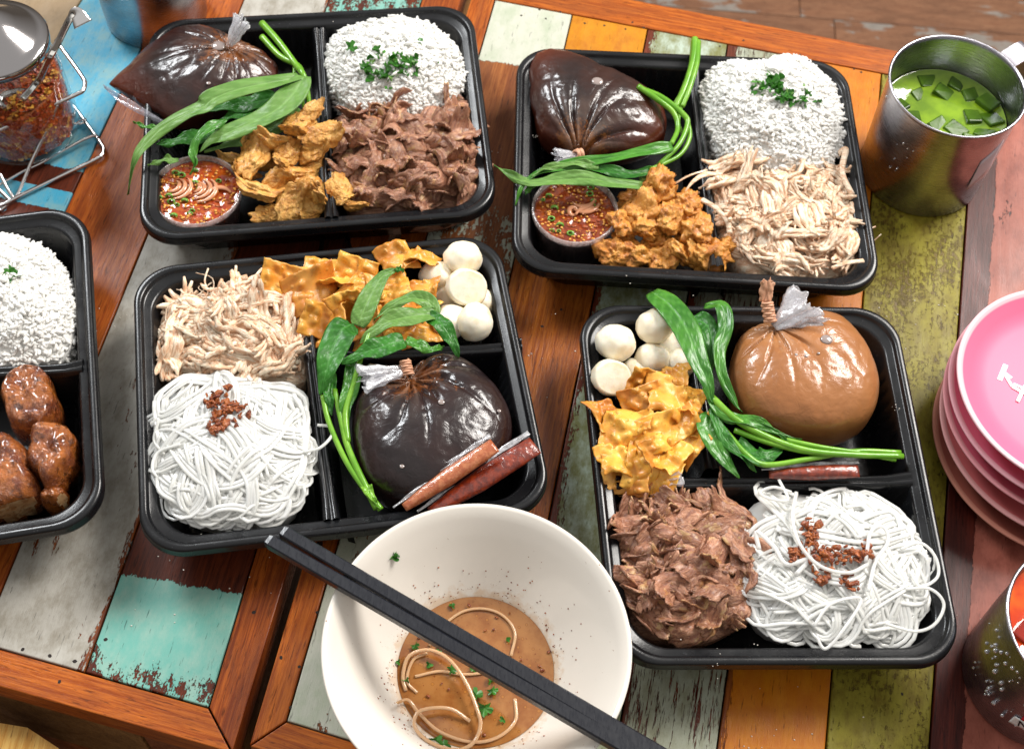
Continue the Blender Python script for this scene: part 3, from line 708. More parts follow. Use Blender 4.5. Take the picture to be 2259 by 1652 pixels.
# -- beef
def beef_mesh(i):
    rg = random.Random(100 + i); nu, nv = 28, 22; L_ = rg.uniform(1.2, 2.3); W_ = rg.uniform(.55, 1.05); P = np.zeros((nu, nv, 3)); th = np.zeros((nu, nv))
    A1, k1, ph = rg.uniform(.18, .42), rg.uniform(1.6, 2.8), rg.random() * 6; r1 = rg.uniform(.55, 1.6) * rg.choice((-1, 1)); fa = rg.uniform(-.5, .5); sk = rg.uniform(-.35, .35)
    for a in range(nu):
        for b in range(nv):
            u = a / (nu - 1) * 2 - 1; v = b / (nv - 1) * 2 - 1
            ex = (1 - .14 * v ** 4) * (1 + .20 * fbm((v * 1.5, i * 3.1 + (5 if u > 0 else 0), 1.3), 3) + .10 * fbm((v * 6, i * 3.1 + (5 if u > 0 else 0), 4.3), 2) * abs(u) ** 4)
            ey = (1 - .22 * u ** 4) * (1 + .28 * fbm((u * 1.7, i * 2.3 + (7 if v > 0 else 0), 2.2), 3) + .14 * fbm((u * 7, i * 2.3 + (7 if v > 0 else 0), 6.2), 2) * abs(v) ** 4)
            x = u * L_ * ex; y = v * W_ * ey; y2 = y + sk * x
            z = A1 * math.sin(x * k1 + ph + .8 * y) + .30 * fbm((x * .8, y * .8, i * 1.7), 3) + .022 * (1 - 2 * abs(fbm((x * .8, (y + fa * x) * 4.5, i * 2.1), 3)))
            P[a, b] = (x, r1 * math.sin(y2 / r1) - sk * x * .4, z + abs(r1) * (1 - math.cos(y2 / r1)) * (1 if r1 > 0 else -1)); th[a, b] = .09 + .09 * (1 - max(abs(u), abs(v)) ** 4)
    V, F = sheet(P, th); me = mkmesh("beef_slice", V, F, M_BEEF); me.materials.append(M_FAT)
    nq = (nu - 1) * (nv - 1)
    for j, pl in enumerate(me.polygons):
        c_ = pl.center
        e_ = j >= 2 * nq
        if e_ or fbm((c_.x * 130, c_.y * 130, i * 5)) > .34: pl.material_index = 1 if (e_ and i % 2) or not e_ else 0
    return me
BM = [beef_mesh(i) for i in range(14)]
def zone(label, x, y, b):
    dx, dy = x - b.c[0], y - b.c[1]; r_ = b.rho(x, y)
    if r_ < .4: return label + ", at its middle"
    k = int(((math.atan2(dy, dx) + math.pi / 8) % (2 * math.pi)) / (math.pi / 4))
    return label + ", towards its " + ["right side", "upper right", "far side", "upper left", "left side", "lower left", "near side", "lower right"][k]
def heap(meshes, name, b, zr, H, n, seed, label, cat, grp, tilt=.45, low=.35, sc_=(.72, 1.05), pref=None, prefs=.6, rmax=.9, pw=2.2):
    rg = random.Random(seed)
    for i in range(n):
        ga = i * 2.39996 + rg.random() * .5; rho = math.sqrt((i + .5) / n) * rmax * (.94 + .1 * rg.random())
        x, y = b.xy(rho, (ga + math.pi) % (2 * math.pi) - math.pi); z = zr + H * (1 - rho ** pw) - .1 + rg.random() * .35
        if rg.random() < low: z -= .4
        dx, dy = x - b.c[0], y - b.c[1]; dn = math.hypot(dx, dy) + .01; sl = min(.75, rho ** 2 * .75)
        q = Matrix.Rotation(sl, 3, Vector((-dy / dn, dx / dn, 0)))
        yaw = rg.random() * 6.283 if pref is None else pref + rg.gauss(0, prefs)
        if rho > .72: yaw = math.atan2(dy, dx) + math.pi / 2 + rg.gauss(0, .35)
        q = q @ Matrix.Rotation(yaw, 3, 'Z') @ Matrix.Rotation(rg.gauss(0, tilt), 3, 'X') @ Matrix.Rotation(rg.gauss(0, tilt * .7), 3, 'Y')
        place(name, meshes[rg.randrange(len(meshes))], (x, y, z), q, rg.uniform(*sc_), label=zone(label, x, y, b), cat=cat, group=grp)
def stuffheap(name, label, cat, b, zr, H, m):
    o = core(name, b, zr - .35, H, m, None, .5, 'stuff'); return setp(o, label, cat)
bf1 = Blob([(738, 215), (775, 205), (830, 270), (900, 270), (960, 225), (1010, 200), (1035, 190), (1048, 260), (1058, 350), (1058, 425), (1000, 455), (880, 462), (780, 462), (738, 400), (738, 300)], 3.2, (905, 350))
stuffheap("beef_heap", "brown beef packed beneath the slices in the top left tray", "beef", bf1, 2.8, 1.0, M_BEEF)
heap(BM, "beef_slice", bf1, 3.0, 1.5, 88, 11, "thin beef slice in the top left tray's heap", "beef slice", "beef slices in the top left tray", .45, sc_=(.85, 1.15), rmax=.86)
bf4 = Blob([D4(*p) for p in [(180, 920), (280, 880), (430, 885), (600, 900), (765, 905), (775, 1050), (740, 1150), (825, 1250), (830, 1380), (720, 1440), (600, 1500), (440, 1495), (320, 1480), (230, 1400), (205, 1250), (220, 1120), (178, 1040)]], 3.2, D4(500, 1200), .94)
stuffheap("beef_heap", "brown beef packed beneath the slices in the lowest right tray", "beef", bf4, 2.8, 1.0, M_BEEF)
heap(BM, "beef_slice", bf4, 3.0, 1.45, 96, 12, "thin beef slice in the lowest right tray's heap", "beef slice", "beef slices in the lowest right tray", .45, sc_=(.85, 1.15), rmax=.86)

# -- shredded chicken
def strip_mesh(i):
    rg = random.Random(200 + i); n = 18; L_ = rg.uniform(2.6, 5.2); W_ = rg.uniform(.18, .52); nf = max(3, int(W_ * 11)); A = Acc()
    P = smooth_path([(-L_ / 2 + L_ * k / 4, rg.gauss(0, .30), rg.gauss(0, .20)) for k in range(5)], n); T, N, B = frames(P); tw = rg.uniform(-1.2, 1.2); cup = rg.uniform(-.5, .9)
    for f in range(nf):
        o_ = (f / (nf - 1) * 2 - 1); a0 = max(0, int(abs(rg.gauss(0, 2.2)))); a1 = n - max(0, int(abs(rg.gauss(0, 2.2)))); fr0, fr1 = rg.gauss(0, .35), rg.gauss(0, .35); up0, up1 = rg.gauss(0, .18), rg.gauss(0, .18); Q = []; rr_ = []
        for k in range(a0, a1):
            u = k / (n - 1); e0, e1 = max(0, 1 - u / .25) ** 2, max(0, 1 - (1 - u) / .25) ** 2; th_ = tw * (u - .5); w_ = W_ * (.75 + .25 * math.sin(math.pi * u))
            lat = o_ * w_ + fr0 * e0 + fr1 * e1 + .03 * fbm((u * 4, f * 3, i)); hh = cup * o_ * o_ * W_ * .6 + up0 * e0 + up1 * e1 + .04 * rg.random()
            Q.append(P[k] + N[k] * (lat * math.cos(th_) - hh * math.sin(th_)) + B[k] * (lat * math.sin(th_) + hh * math.cos(th_))); rr_.append((W_ / nf * 1.75 + .015) * (1 - .55 * max(e0, e1)) * (1 + .25 * math.sin(k * 1.7 + f)))
        if len(Q) > 4: A.add(*tube(np.array(Q), np.array(rr_), 6, .85))
    return mkmesh("chicken_strip", np.concatenate(A.V), A.F, M_CHICK)
def thread_mesh(i):
    rg = random.Random(300 + i); L_ = rg.uniform(2.5, 4); P = smooth_path([(-L_ / 2 + L_ * k / 4, rg.gauss(0, .5), rg.gauss(0, .25)) for k in range(5)], 18)
    V, F = tube(P, np.linspace(.09, .03, 18), 6, .7); return mkmesh("chicken_strip", V, F, M_CHICK)
SM = [strip_mesh(i) for i in range(18)] + [thread_mesh(i) for i in range(4)]
ck2 = Blob([(1565, 305), (1600, 345), (1680, 370), (1760, 365), (1810, 350), (1855, 335), (1872, 400), (1880, 480), (1895, 580), (1840, 598), (1720, 602), (1650, 596), (1600, 540), (1568, 440)], 3.2, (1725, 480))
stuffheap("chicken_heap", "pale shredded chicken packed underneath in the top right tray", "chicken", ck2, 2.95, 1.15, M_CHICK)
heap(SM, "chicken_strip", ck2, 3.1, 1.4, 150, 21, "pale chicken strip in the top right tray's heap", "chicken strip", "chicken strips in the top right tray", .35, .3, (.75, 1.15), 0.35, 1.0, .93)
ck3 = Blob([D3(*p) for p in [(165, 420), (215, 340), (330, 300), (450, 290), (560, 265), (640, 310), (750, 350), (890, 410), (915, 560), (890, 700), (870, 760), (700, 745), (450, 715), (250, 720), (140, 680), (155, 560)]], 3.2)
stuffheap("chicken_heap", "pale shredded chicken packed underneath in the middle tray", "chicken", ck3, 2.95, 1.2, M_CHICK)
heap(SM, "chicken_strip", ck3, 3.1, 1.5, 135, 22, "pale chicken strip in the middle tray's heap", "chicken strip", "chicken strips in the middle tray", .35, .3, (.75, 1.15), 2.5, 1.0, .9)
def strand(name, pts, rad, m, label, cat, grp=None, ns=8, flat=.6, n=30, parent=None):
    P = smooth_path([at(*p) for p in pts], n)
    V, F = tube(P, rad, ns, flat, up=True); o = put(name, V, F, m, parent); return setp(o, label, cat, grp)
strand("chicken_strip", [(1512, 422, 4.6), (1530, 400, 4.9), (1556, 385, 4.7), (1592, 384, 4.4)], np.r_[np.linspace(.05, .22, 20), np.linspace(.22, .12, 10)], M_CHICK, "chicken strip reaching left over the divider of the top right tray", "chicken strip")
strand("chicken_strip", [(1488, 406, 4.3), (1520, 388, 4.8), (1560, 375, 4.6)], .08, M_CHICK, "thin chicken thread hanging over the divider of the top right tray", "chicken strip")
strand("chicken_strip", [(1548, 440, 4.5), (1580, 460, 4.6), (1605, 490, 4.4), (1610, 515, 4.1)], .2, M_CHICK, "chicken strip lying along the divider in the top right tray", "chicken strip")
strand("chicken_strip", [(1905, 575, 4.3), (1870, 580, 4.5), (1835, 592, 4.2)], .17, M_CHICK, "chicken strip touching the lower right rim of the top right tray", "chicken strip")
strand("chicken_strip", [(1850, 340, 4.3), (1866, 330, 4.8), (1858, 380, 4.6), (1880, 430, 4.2)], .22, M_CHICK, "tan chicken strip standing at the right wall of the top right tray", "chicken strip")

# -- noodles
def noodles(pts, label, zr, H, n, seed, head, spread, c=None):
    b = Blob(pts, zr, c, .98); t = thing("noodle_nest", label, "noodles", (*b.c, .3), "nests of white rice noodles")
    core("noodle_core", b, zr - .05, H - .15, M_NOODLE, t, .3, 'stuff', rs=.9)
    rg = random.Random(seed)
    for i in range(n):
        a = rg.random() * 6.283; rho = math.sqrt(rg.random()) * .9; x, y = b.xy(rho, a - math.pi); h = head(x, y) + rg.gauss(0, spread); lay = rg.random() * .5; P = []
        ph, kk, cv = rg.random() * 6, rg.uniform(.15, .45), rg.gauss(0, .12)
        m = rg.randrange(26, 60)
        for s_ in range(m):
            r_ = b.rho(x, y)
            if r_ > .86:
                d = math.atan2(b.c[1] - y, b.c[0] - x); df = (d - h + math.pi) % (2 * math.pi) - math.pi; h += max(-.5, min(.5, df * (r_ - .8) * 3.0))
            h += cv * .55 + .07 * math.sin(s_ * kk + ph); x += .30 * math.cos(h); y += .30 * math.sin(h)
            z = zr + H * (1 - min(1.05, r_) ** 2.4) + lay + .07 * math.sin(s_ * .4 + ph) + .3 * fbm((x * .5, y * .5, 3)) - max(0, r_ - .97) * 4
            P.append((x, y, max(z, .8)))
        P = np.array(P); Q = smooth_path(P[::2], len(P)) if len(P) > 6 else P
        T_, N_, B_ = frames(Q); side = np.cross(T_, [0, 0, 1.]); side /= np.linalg.norm(side, axis=1, keepdims=True) + 1e-9; nb = rg.choice((3, 4, 5)); rd = rg.uniform(.095, .14)
        for k_ in range(nb):
            i0 = rg.randrange(0, 5); i1 = len(Q) - rg.randrange(0, 5); ph2 = rg.random() * 6; o_ = (k_ - nb / 2) * rd * 1.75
            wob = np.array([o_ + .06 * math.sin(q_ * .22 + ph2) for q_ in range(len(Q))])
            R_ = Q + side * wob[:, None] + np.array([0, 0, 1.]) * (.05 * math.sin(ph2) + .03 * np.sin(np.arange(len(Q)) * .3 + ph2))[:, None]
            if i1 - i0 > 6: V, F = tube(R_[i0:i1], rd, 7, .45, up=True); put("noodle_strand", V, F, M_NOODLE, t)
    return t, b
X3 = at(*D3(520, 1100), 4)[0]
t3n, nb3 = noodles([D3(*p) for p in [(120, 850), (200, 750), (330, 725), (500, 710), (700, 745), (850, 790), (905, 900), (915, 1050), (905, 1250), (870, 1420), (700, 1475), (500, 1480), (300, 1470), (180, 1410), (135, 1200), (118, 1000)]],
   "nest of white rice noodles with fried garlic, below the chicken in the middle tray", 3.2, 1.75, 72, 31, lambda x, y: R(-80) + .10 * (x - X3), .26)
Y4 = at(*D4(1080, 1200), 4)[1]
t4n, nb4 = noodles([D4(*p) for p in [(700, 930), (800, 895), (900, 885), (1100, 890), (1250, 920), (1370, 1000), (1440, 1100), (1500, 1250), (1480, 1400), (1410, 1470), (1250, 1505), (1000, 1510), (790, 1490), (710, 1400), (690, 1200), (680, 1050)]],
   "nest of white rice noodles with red brown fried garlic in the lowest right tray", 3.1, 1.45, 64, 32, lambda x, y: R(-55) + .12 * (y - Y4), .6)
def nstr(t, fn, pts, r=.10):
    P = smooth_path([at(*fn(p[0], p[1]), p[2]) for p in pts], 40); V, F = tube(P, r, 7, .75, up=True); put("noodle_strand", V, F, M_NOODLE, t)
nstr(t3n, D3, [(870, 1100, 4.4), (950, 1080, 4.7), (1010, 1020, 4.6), (1005, 975, 4.3), (940, 965, 4.3)])
nstr(t3n, D3, [(110, 960, 4.4), (150, 940, 4.7), (130, 1040, 4.3), (180, 1110, 4.6)])
nstr(t3n, D3, [(150, 1230, 4.2), (120, 1180, 4.4), (150, 1100, 4.6), (260, 1060, 5.1)])
nstr(t3n, D3, [(140, 860, 4.2), (230, 780, 4.8), (320, 735, 4.8), (300, 780, 5.0), (210, 850, 4.8)])
nstr(t4n, D4, [(940, 900, 4.6), (925, 1010, 5.1), (960, 1120, 5.3), (1040, 1200, 5.4), (1150, 1225, 5.4), (1230, 1190, 5.2)], .12)
nstr(t4n, D4, [(870, 850, 4.5), (905, 930, 4.9), (830, 925, 4.8), (795, 900, 4.4), (850, 880, 4.6), (920, 900, 4.7)])
nstr(t4n, D4, [(1360, 1130, 4.6), (1440, 1105, 4.8), (1500, 1160, 4.6), (1510, 1240, 4.5), (1440, 1280, 4.6), (1400, 1220, 4.5)])
nstr(t4n, D4, [(1380, 1290, 4.6), (1480, 1290, 4.7), (1535, 1350, 4.6), (1500, 1430, 4.5), (1420, 1460, 4.4), (1300, 1430, 4.6)])
nstr(t4n, D4, [(1220, 1180, 5.3), (1240, 1060, 5.4), (1290, 1040, 5.3), (1310, 1100, 5.1), (1260, 1180, 5.1), (1230, 1300, 5.2)], .12)
nstr(t4n, D4, [(790, 1130, 4.8), (780, 1060, 5.0), (850, 1120, 5.1), (900, 1190, 5.1), (990, 1170, 5.2), (940, 1230, 5.1)], .14)
nstr(t4n, D4, [(1010, 1440, 4.8), (1080, 1350, 5.1), (1200, 1330, 5.0), (1140, 1440, 4.9), (1060, 1530, 4.4), (1020, 1480, 4.5)])
# garlic on noodles
def gmesh(i):
    V, F = ball(7, 9); V = V * np.array([.22, .15, .07]); V = np.array([v * (1 + .7 * fbm((v[0] * 5, v[1] * 5, i * 3))) for v in V]); return mkmesh("fried_garlic_bit", V, F, M_GARLIC)
GM = [gmesh(i) for i in range(6)]
def garlic(fn, spots, n, z, label, grp, seed):
    rg = random.Random(seed)
    for i in range(n):
        cx, cy, s_ = spots[i % len(spots)]; p = at(*fn(cx + rg.gauss(0, s_), cy + rg.gauss(0, s_ * .8)), z + rg.random() * .3)
        place("fried_garlic_bit", GM[rg.randrange(6)], p, (rg.gauss(0, .6), rg.gauss(0, .6), rg.random() * 6), rg.uniform(.6, 1.4), label=label, cat="fried garlic", group=grp)
garlic(D3, [(430, 830, 22), (480, 870, 25), (530, 900, 28), (440, 930, 22), (490, 950, 26), (430, 980, 16), (550, 880, 18), (500, 780, 6), (410, 850, 14)], 120, 5.35, "dark red fried garlic bit on the noodles in the middle tray", "fried garlic on the middle tray noodles", 1)
garlic(D4, [(985, 1040, 22), (1000, 1080, 20), (1030, 1140, 25), (1100, 1160, 28), (1170, 1150, 28), (1210, 1150, 22), (930, 1150, 16), (1150, 1260, 24), (1040, 1250, 16), (1060, 1170, 28)], 190, 5.0, "red brown fried garlic bit on the noodles in the lowest right tray", "fried garlic on the lowest right noodles", 2)

# -- fried pieces
def fried_mesh(i, m, name, bend=.5, knob=.3, sx=1.35, sy=.95, sz=.5):
    V, F = ball(40, 60); rg = random.Random(400 + i); kb = rg.uniform(.3, 1) * bend; ty = rg.uniform(-.4, .4); out = []
    for v in V:
        x, y, z = v[0] * sx, v[1] * sy, v[2] * sz
        f = 1 + knob * 1.2 * fbm((v[0] * 1.6 + i * 7, v[1] * 1.6, v[2] * 1.6), 3) + knob * .35 * fbm((v[0] * 5 + i, v[1] * 5, v[2] * 5), 3)
        x, y, z = x * f, y * f, z * f; z += kb * (x * x * .45 - .2) + ty * y * y * .5; z += .12 * math.sin(x * 3 + i)
        q = Vector((x, y, z)); q += q.normalized() * (.09 * fbm((x * 5, y * 5, z * 5 + i), 2) + .06 * abs(fbm((x * 9, y * 9, z * 9 + i), 2))); out.append(q)
    return mkmesh(name, np.array([tuple(q) for q in out]), F, m)
FS = [fried_mesh(i, M_SKIN, "fried_chicken_skin", .9, .30, 1.35, .85, .42) for i in range(8)]
FP = [fried_mesh(i + 20, M_POP, "fried_chicken_bite", .5, .36, 1.08, .88, .64) for i in range(8)]
ORD = ["first", "second", "third", "fourth", "fifth", "sixth", "seventh", "eighth"]
def rank_labels(pts, base, where):
    """pts in picture px: rows from the top, each counted from the left"""
    n = len(pts); rows = max(1, round(math.sqrt(n * .8))); idx = sorted(range(n), key=lambda i: pts[i][1]); out = [None] * n; per = math.ceil(n / rows)
    for r_ in range(rows):
        part_ = sorted(idx[r_ * per:(r_ + 1) * per], key=lambda i: pts[i][0])
        rn = "top" if r_ == 0 else ("bottom" if (r_ + 1) * per >= n else ORD[r_])
        for k, i in enumerate(part_):
            pos = "leftmost" if k == 0 else ("rightmost" if k == len(part_) - 1 else ORD[k] + " from left")
            out[i] = f"{base}, {pos} in {rn} row, {where}"
    return out
def pieces(name, meshes, fn, items, label, cat, grp, seed=0, zadd=0):
    rg = random.Random(seed + 50); labs = rank_labels(items, label, grp.split(" in the ")[-1])
    for i, it in enumerate(items):
        px, py, z, s_, yaw = it[:5]; p = at(*fn(px, py), z + zadd); tl = it[5] if len(it) > 5 else rg.gauss(0, .45)
        place(name, meshes[i % len(meshes)], p, (tl, rg.gauss(0, .35), R(yaw)), s_ * rg.uniform(.95, 1.08), label=labs[i], cat=cat, group=grp)
pieces("fried_chicken_skin", FS, D1, [(1080, 690, 5.0, 1.15, 80), (1150, 620, 5.2, .7, 60), (1215, 745, 5.0, 1.0, 20), (1160, 830, 4.2, .95, 30), (825, 860, 4.2, 1.2, 85), (940, 775, 4.6, 1.0, 10), (1015, 850, 4.4, .9, 70), (905, 880, 2.9, .9, 20), (1080, 950, 3.4, 1.1, 10), (1130, 930, 3.2, .8, 50), (880, 1050, 3.5, 1.25, 5), (960, 1010, 3.6, .9, 30), (1055, 1120, 3.6, 1.05, 60), (1190, 1060, 3.8, 1.1, 75), (1150, 1150, 3.2, .8, 40), (775, 940, 3.6, .75, 20), (920, 1190, 2.8, .8, 0), (720, 880, 2.8, .8, 10)],
       "crisp golden fried chicken skin", "fried chicken skin", "fried chicken skins in the top left tray", 1)
pieces("fried_chicken_skin", FS[3:], D1, [(1310, 1050, 3.9, .9, -60), (1360, 1120, 3.5, .8, -20)], "fried skin right of the divider", "fried chicken skin", "fried skins right of the divider in the top left tray", 2)
pieces("fried_chicken_bite", FP, D2, [(945, 950, 4.6, 1.25, 70), (980, 1010, 4.2, .9, 10), (820, 1020, 3.6, 1.0, 20), (765, 1150, 3.7, 1.1, 60), (880, 1110, 4.1, 1.15, 80), (900, 1190, 3.6, .9, 80), (1010, 1130, 4.1, 1.1, 85), (1100, 1060, 4.0, 1.1, -60), (1150, 1190, 3.9, 1.2, -70), (700, 1330, 2.8, 1.1, -10), (830, 1320, 2.8, 1.15, 30), (970, 1340, 2.7, 1.1, 60), (1110, 1310, 2.9, 1.15, 30), (1230, 1330, 3.2, 1.4, 0), (1320, 1290, 3.3, .75, 20), (950, 1260, 2.8, .9, 0), (760, 1260, 2.7, .8, 0)],
       "crunchy golden fried chicken bite", "fried chicken", "fried chicken bites in the top right tray", 3)

# -- wonton skins
def wonton_mesh(i):
    rg = random.Random(500 + i); n = 24; P = np.zeros((n, n, 3)); sx, sy = rg.uniform(1.1, 1.6), rg.uniform(.8, 1.25); c1, c2, ph = rg.uniform(-.5, .6), rg.uniform(-.4, .4), rg.random() * 6
    bb = [(rg.uniform(-1, 1), rg.uniform(-.9, .9), rg.uniform(.13, .26), rg.uniform(.14, .30)) for _ in range(14)]
    for a in range(n):
        for b in range(n):
            x = (a / (n - 1) * 2 - 1) * sx; y = (b / (n - 1) * 2 - 1) * sy; sk = rg_sk = .25 * math.sin(i); xx = x + sk * y
            z = c1 * x * x * .5 + c2 * x * y * .6 + .16 * math.sin(x * 2.3 + ph) + .12 * math.sin(y * 3 + ph * 2) + .14 * fbm((x, y, i * 3.3))
            for bx, by, br, bh in bb: d2 = ((x - bx * sx) ** 2 + (y - by * sy) ** 2) / (br * br); z += bh * math.exp(-d2) if d2 < 9 else 0
            P[a, b] = (xx + .08 * fbm((y * 2, i, 5)), y + .08 * fbm((x * 2, i, 7)), z)
    V, F = sheet(P, .07); return mkmesh("wonton_skin", V, F, M_WON)
WM = [wonton_mesh(i) for i in range(10)]
pieces("wonton_skin", WM, D3, [(770, 255, 4.4, .95, -5, .5), (900, 300, 4.6, 1.25, 28, .5), (960, 195, 4.3, .9, 10, .4), (1120, 215, 4.7, 1.15, -20, .5), (1050, 260, 4.6, .8, 30), (1330, 130, 4.7, .9, 20), (1440, 130, 4.7, .95, -10), (1380, 190, 4.3, .8, 40), (1100, 365, 4.4, 1.0, 10), (1200, 310, 4.6, 1.0, -30), (1290, 280, 4.7, .9, 20), (1330, 340, 4.6, .9, 40), (1455, 285, 4.6, .85, 5), (960, 450, 4.0, 1.15, 10, .6), (1030, 420, 4.0, 1.0, 0), (1440, 400, 4.2, .9, 60), (1440, 510, 3.9, .9, 20), (1180, 420, 3.8, .9, 10), (1310, 430, 3.6, 1.0, 10), (1250, 520, 3.4, 1.0, 0), (1110, 480, 3.4, 1.0, 30), (1000, 540, 3.3, .9, 0), (1350, 500, 3.3, 1.0, 20)],
       "bubbly orange wonton skin", "wonton skin", "fried wonton skins in the middle tray", 4)
pieces("wonton_skin", WM[3:] + WM[:3], D4, [(330, 460, 4.8, 1.0, 10), (455, 430, 4.9, .8, -20), (430, 520, 5.1, 1.15, -15), (320, 530, 5.0, .9, 20), (510, 540, 4.7, .8, 60), (165, 600, 4.3, .85, -60), (235, 640, 4.9, 1.0, 80), (290, 620, 5.0, .7, 0), (390, 660, 5.1, 1.1, 25), (470, 630, 4.9, .9, 40), (550, 630, 4.6, .75, 80), (360, 740, 4.9, .9, 50), (215, 770, 4.6, .9, 5), (320, 790, 4.6, 1.0, 80), (430, 760, 4.7, 1.0, 55), (510, 700, 4.5, .9, 50), (390, 830, 4.2, .9, 70), (250, 830, 4.1, .9, 0), (300, 700, 4.1, 1.2, 0), (430, 700, 3.9, 1.2, 0), (200, 700, 3.9, 1.0, 90), (460, 580, 4.0, 1.1, 0), (300, 850, 3.6, 1.0, 60)],
       "bubbly yellow wonton skin", "wonton skin", "fried wonton skins in the lowest right tray", 5)

# -- fish balls
def fish_mesh(i, cut=False):
    V, F = ball(24, 32); V = V * np.array([1.24, 1.1, 1.02]); 
    if cut: V[:, 2] = np.minimum(V[:, 2], .42 + .0 * V[:, 0])
    V = np.array([v * (1 + .09 * fbm((v[0] * 1.2, v[1] * 1.2, v[2] * 1.2 + i * 4), 3) + .02 * fbm((v[0] * 6, v[1] * 6, v[2] * 6 + i * 4), 2)) for v in V]); return mkmesh("fish_ball", V, F, M_FISH)
FB = [fish_mesh(i) for i in range(3)] + [fish_mesh(5, True)]
def fballs(fn, items, where, grp):
    for px, py, z, s_, k, yaw, lab in items:
        place("fish_ball", FB[k], at(*fn(px, py), z), (R(30) if k == 3 else 0, R(15) if k == 3 else 0, R(yaw)), s_, label=lab, cat="fish ball", group=grp)
fballs(D3, [(1665, 140, 4.6, 1.04, 0, 10, "smooth fish ball at the very top corner of the middle tray"), (1682, 285, 4.7, 1.12, 3, 0, "cut fish ball with a flat oval face, second from top in the middle tray"), (1530, 230, 3.8, .95, 1, 0, "fish ball half behind wonton skins, upper left of the middle tray's fish balls"), (1590, 330, 3.0, .95, 2, 0, "fish ball tucked under the others, beside the wonton skins in the middle tray"), (1600, 455, 3.7, 1.0, 1, 60, "fish ball left of the lowest one in the middle tray"), (1720, 455, 4.1, 1.05, 2, 90, "lowest right fish ball next to the compartment wall in the middle tray"), (1745, 355, 3.2, .85, 0, 0, "fish ball mostly hidden below the cut one in the middle tray")], "", "fish balls in the middle tray")
fballs(D4, [(213, 300, 4.5, 1.06, 0, 0, "big fish ball at the left wall, upper row in the lowest right tray"), (370, 232, 4.5, 1.02, 1, 30, "fish ball at the top beside the leaf tip in the lowest right tray"), (358, 365, 3.6, .95, 2, 0, "small fish ball in the centre of the group in the lowest right tray"), (430, 320, 3.2, .95, 0, 0, "fish ball half under the green leaf in the lowest right tray"), (195, 440, 4.5, 1.05, 3, 0, "halved fish ball at the left wall above the wonton skins"), (300, 420, 3.1, .9, 1, 0, "fish ball mostly hidden behind the wonton skins in the lowest right tray"), (475, 380, 3.4, .9, 2, 0, "fish ball peeking out between leaf and wonton skins in the lowest right tray")], "", "fish balls in the lowest right tray")

# -- glazed chicken
def grill(label, pts, zt, seed, yaw=0):
    b = Blob([p for p in pts], 2.6); b.sharp = True; t = thing("glazed_chicken_piece", label, "chicken", (*b.c, .3), "glazed chicken pieces in the left tray"); V = []; nr, na = 22, 56; nt = 12
    for i in range(nr + 1):
        for k in range(na):
            a = k * 2 * math.pi / na; h_ = i / nr * 2; up_ = h_ < 1; rho = max(.01, h_ if up_ else 2 - h_); rho = min(1, rho * 1.02); x, y = b.xy(rho, a - math.pi)
            z = 2.6 + (zt if up_ else -1.8) * (1 - rho ** 9) ** .5 * (1 - .12 * rho); q = .55 * fbm((x * .6, y * .6, z * .6 + seed), 4) + .22 * fbm((x * 2.2, y * 2.2, z * 2 + seed), 3)
            V.append((x + q * .4 * rho * math.cos(a), y + q * .4 * rho * math.sin(a), z + q))
    V = np.array(V); cc = V.mean(0); rg = random.Random(seed * 7 + 1); cut = np.zeros(len(V), bool); rr_ = float(b.r.mean())
    for k in range(4):
        a = seed * 1.1 + k * 1.57 + rg.uniform(-.35, .35); nn = np.array([math.cos(a), math.sin(a), rg.uniform(0, .12)]); nn /= np.linalg.norm(nn); dd = (V - cc) @ nn; lim = rr_ * rg.uniform(.85, 1.0); m_ = dd > lim
        V[m_] -= ((dd[m_] - lim) * .96)[:, None] * nn
        if k == 1: cut |= m_
    F = gridfaces(nr + 1, na, True); o = put("glazed_skin", V, F, M_GRILL, t); o.data.materials.append(M_MEATIN)
    for pl, f in zip(o.data.polygons, F):
        if all(cut[q] for q in f): pl.material_index = 1
    return t, b
grill("glazed brown chicken chunk directly under the compartment wall of the left edge tray", [(30, 845), (60, 828), (110, 832), (125, 870), (132, 930), (125, 958), (80, 962), (35, 960), (20, 920)], 2.2, 1)
t_, b_ = grill("glazed chicken chunk nearest the right wall of the left edge tray", [(85, 955), (125, 950), (168, 960), (168, 1010), (150, 1060), (140, 1090), (110, 1100), (95, 1060), (78, 1000)], 2.2, 2)
grill("small glazed bony chicken end beside the lowest right corner of the left edge tray", [(95, 1085), (130, 1080), (150, 1092), (145, 1110), (110, 1116), (92, 1105)], 1.0, 4)
t_, b_ = grill("large glazed chicken chunk cut by the left photo edge", [(-90, 1000), (-40, 965), (20, 960), (45, 985), (75, 1050), (95, 1090), (80, 1120), (40, 1138), (-30, 1140), (-90, 1120)], 2.0, 3)

